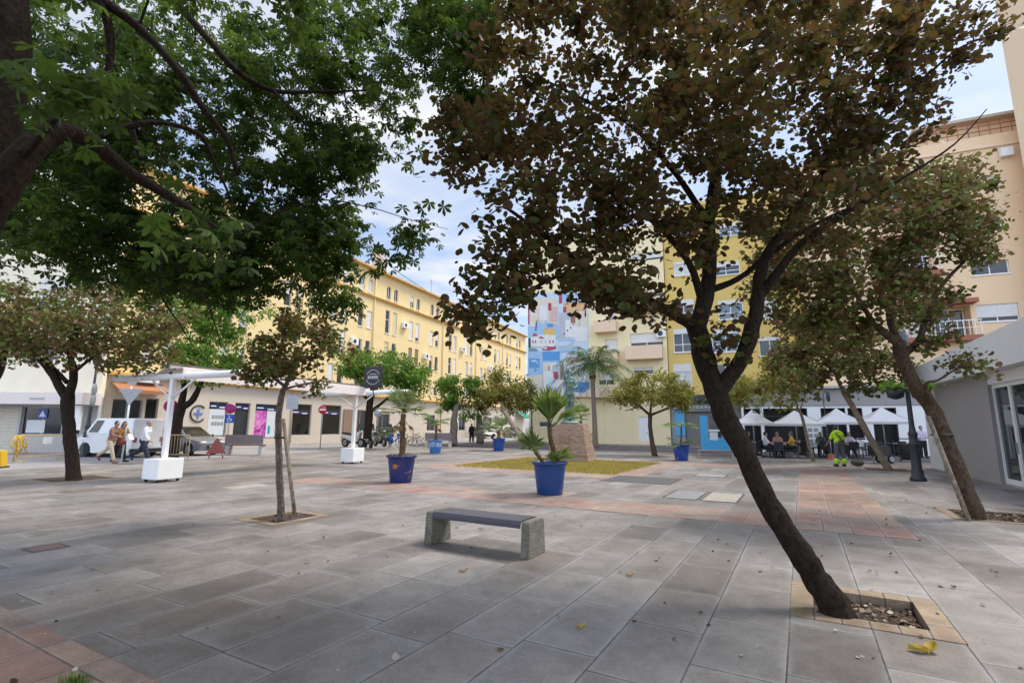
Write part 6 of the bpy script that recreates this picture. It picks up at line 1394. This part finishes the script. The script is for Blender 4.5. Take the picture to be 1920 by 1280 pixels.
M['parasol']=leafmat('white_parasol_cloth',[(0,(.80,.79,.80)),(1,(.82,.81,.82))],.3,.8); q=NT(M['parasol']); tr_n=[n for n in M['parasol'].node_tree.nodes if n.type=='BSDF_TRANSLUCENT'][0]
for l in list(tr_n.inputs[0].links): M['parasol'].node_tree.links.remove(l)
tr_n.inputs[0].default_value=(.8,.8,.8,1)
for n_ in M['parasol'].node_tree.nodes:
    if n_.type=='HUE_SAT':
        for l in list(n_.inputs['Value'].links): M['parasol'].node_tree.links.remove(l)
        n_.inputs['Value'].default_value=1.0
parasol('white parasol nearest the leaning front trunk, leftmost at the café',1412,793,28.6,2.05,0); parasol('broad white parasol behind the thin forked pale trunk',1492,794,29.2,2.6,1); parasol('white parasol above the street cleaner',1570,791,28.6,2.2,2); parasol('white parasol nearest the pavilion, rightmost at the café',1655,790,27.2,2.2,3)
M['ctab']=mat('pale_table_top',(.45,.44,.43),.5,.1); M['cchair']=mat('black_rattan',(.018,.018,.02),.6,.4,40,.3,90)
def cafe_table():
    t=thing('cafe_table','square pale topped café table','table',(0,0,0),0,'café terrace tables'); bevel(MB().box(-.36,.36,-.36,.36,.72,.75).build('top',M['ctab'],t),.008); MB().tube([(0,0,.04),(0,0,.72)],.03,8).build('pillar',M['iron'],t); MB().box(-.25,.25,-.03,.03,0,.04).box(-.03,.03,-.25,-.031,0,.039).box(-.03,.03,.031,.25,0,.039).build('foot',M['iron'],t); return t
def cafe_chair():
    t=thing('cafe_chair','black café armchair','chair',(0,0,0),0,'café terrace chairs'); bevel(MB().box(-.23,.23,-.22,.23,.42,.47).build('seat',M['cchair'],t),.015); bevel(MB().box(-.23,.23,-.26,-.225,.5,.88).build('backrest',M['cchair'],t),.015)
    for s in (-1,1):
        MB().tube([(s*.22,-.24,.7),(s*.25,.0,.68),(s*.24,.2,.66)],.018,6).build('armrest',M['iron'],t)
        for y in (-.21,.2): MB().tube([(s*.21,y,.42),(s*.23,y*1.1,0)],.015,6).build('leg',M['iron'],t)
    return t
TT=[(1428,855,'café table in the shade left of the yellow top patron'),(1462,858,'café table before the patrons in white and yellow'),(1508,852,'café table beside the bare armed patron'),(1545,856,'café table just left of the street cleaner'),(1600,857,'café table just right of the street cleaner'),(1640,852,'café table behind the hand cart'),(1682,854,'café table nearest the waiter'),(1482,845,'rear café table between the left parasols'),(1575,845,'rear café table hidden behind the street cleaner')]
t0=cafe_table(); c0=cafe_chair(); first=True; cfirst=True; rn=random.Random(4)
for i,(px,py,lb_) in enumerate(TT):
    g=G(px,py); g=Vector((g.x,g.y,0)); rz=-BA+rn.uniform(-.1,.1)
    if i==0: t0.location=g; t0.rotation_euler=(0,0,rz); t0['label']=lb_
    else: dup(t0,g,rz,lb_)
    for s,nm in ((-1,'left'),(1,'right'),(0,'far'),(2,'near')):
        d=Vector((math.cos(rz),math.sin(rz),0))*s if s in(-1,1) else Vector((-math.sin(rz),math.cos(rz),0))*(1 if s==0 else -1); p=g+d*.68; cz=math.atan2(-d.y,-d.x)-math.pi/2
        lb2='black café armchair on the %s side of the %s'%(nm,lb_.replace('café table','table',1).replace('rear table','rear table'))
        lb2=' '.join(lb2.split()[:16])
        if cfirst: c0.location=p; c0.rotation_euler=(0,0,cz); c0['label']=lb2; cfirst=False
        else: dup(c0,p,cz,lb2)
SIT=dict(seat=.47,legL=(1.5,1.45),legR=(1.45,1.5),armL=(.7,.15,.9),armR=(.5,.15,1.1),lean=.05,spread=.12)
def sitter(label,ti,side,top,legs,hair,fem=False,skin=SKIN,shorts=False):
    px,py,_=TT[ti]; g=G(px,py); g=Vector((g.x,g.y,0)); rz=-BA
    d=Vector((math.cos(rz),math.sin(rz),0))*side if side else Vector((-math.sin(rz),math.cos(rz),0)); p=g+d*.66; p.z=-.0
    o=person(label,p,math.atan2(-d.y,-d.x),SIT,top,legs,hair,S_DK,skin,.98,fem,shorts,group='patrons seated at the café'); o.location.z=.47*(1-.98)+.13
    return o
sitter('seated patron in yellow top at the left café table',1,1,cloth('yellow_top',(.50,.32,.04)),K_BLK,H_DK,True); sitter('seated patron in white top facing the yellow top',1,-1,K_WHT,K_NAVY,H_DK); sitter('seated patron in pale pink at the far side of the table',1,0,K_PNK,K_BLK,H_GR)
sitter('bare armed seated patron in coral top and shorts by the thin trunk',2,-1,cloth('coral',(.45,.17,.11)),K_PNK,H_BR,True,SKIN,True); sitter('seated patron in grey at the table behind the street cleaner',3,0,K_GRY,K_BLK,H_BR); sitter('seated patron in pale shirt right of the street cleaner',4,0,K_LIL,K_GRY,H_BR); sitter('seated patron in black in the deep shade under the left parasol',0,-1,K_BLK,K_GRY,H_BR); sitter('seated patron in cream behind the hand cart',5,0,K_CRM,K_NAVY,H_GR)
g=G(1529,852); t=thing('menu_board','tall white menu board with grey print under the parasols','sign',(g.x,g.y,0),-BA); MB().box(-.42,.42,-.02,.02,.35,1.95).build('board',M['white'],t); q=MB()
for i in range(3):
    for j in range(2): MB().box(-.3+j*.32,-.06+j*.32,-.026,-.0205,.7+i*.34,.93+i*.34).build('print',M['alu'],t)
MB().box(-.46,-.421,-.03,.03,0,2.0).box(.421,.46,-.03,.03,0,2.0).build('frame',M['grey_metal'],t)
# ================================================================ LITTER
rgn=np.random.default_rng(12); pos=[]
def scat(n,v0,v1,u0,u1,z):
    q=np.stack([rgn.uniform(v0,v1,n),rgn.uniform(u0,u1,n)],1)
    for a,b in q: p=W(a,b,z+rgn.uniform(0,.012)); pos.append(list(p))
scat(420,-.0,.77,5.54,6.28,-.075); scat(60,-8.4,-7.7,5.7,6.5,-.02); scat(520,2.47,3.56,12.5,13.7,-.012); scat(60,-2,3,3.0,8.5,.006); scat(45,-7,6,1.5,9,.006); scat(50,0,5,8,15,.008); scat(25,-10,-2,2,10,.006)
L_LIT=leafmat('dry_fallen_leaves',[(0,(.04,.028,.02)),(.55,(.11,.065,.04)),(.85,(.22,.15,.10)),(1,(.48,.42,.36))],.05,.8)
o=put('fallen_leaves',leaves_mesh('fallen_leaves','round',np.array(pos),.042,[L_LIT],3,.30,0)); tag(o,'dry brown fallen leaves scattered on the paving and in the tree pits','leaf litter',kind='stuff')
def bigleaf(label,px,py,s,col):
    g=G(px,py); t=thing('fallen_leaf',label,'fallen leaf',(g.x,g.y,.006),R(35)); m=leafmat('leaf_'+label[:6],[(0,col),(1,col)],.15,.6); b=MB(); n=6
    for k,(rot,ox) in enumerate(((0,0),(1.9,.02))):
        for i in range(n):
            for sd_ in (-1,1):
                def pp(u,v): w_=.35*math.sin(math.pi*min(.97,u+.03)); x=ox+u*math.cos(rot)-sd_*v*w_*math.sin(rot); y=u*math.sin(rot)+sd_*v*w_*math.cos(rot); return (x*s,y*s,(v*v*.28+.25*u*u*(k==0)+.02)*s)
                b.add([pp(i/n,0),pp((i+1)/n,0),pp((i+1)/n,1),pp(i/n,1)],[(0,1,2,3)],0,True)
    b.build('blade',m,t); MB().tube([(0,0,.01),(-s*.35,-s*.1,.012)],.003,5).build('stalk',m,t)
bigleaf('large curled yellow leaf lying in front of the front tree pit',1742,1226,.12,(.50,.33,.06)); bigleaf('small orange brown leaf on the slabs right of the bench',1182,1081,.05,(.45,.25,.08)); bigleaf('small curled tan leaf in front of the bench',868,1073,.06,(.42,.24,.14)); bigleaf('small yellow leaf on the slab between bench and tree pit',1090,1178,.05,(.45,.33,.08))
g=G(140,1279); t=thing('grass_tuft','small green grass tuft growing between slabs at the bottom left corner','grass tuft',(g.x,g.y,0)); q=MB(); rn=random.Random(9)
for k in range(150):
    a=rn.uniform(0,TAU); r=rn.uniform(0,.07); p=Vector((r*math.cos(a)*1.5,r*math.sin(a),.004)); v=Vector((math.cos(a)*rn.uniform(.1,.7),math.sin(a)*rn.uniform(.1,.7),1)).normalized()*rn.uniform(.03,.085); s=Vector((-math.sin(a),math.cos(a),0))*.003; q.add([p-s,p+s,p+v],[(0,1,2)])
q.build('blades',L_BRT,t)
q=MB()
for k in range(14):
    a=rn.uniform(0,TAU); p=Vector((.06*math.cos(a),.04*math.sin(a),.008)); v=Vector((rn.uniform(-1,1),rn.uniform(-1,1),.3))*.02; s=Vector((-v.y,v.x,0))*.5; q.add([p-v,p+s,p+v,p-s],[(0,1,2,3)])
q.build('dry_leaves',L_LIT,t)
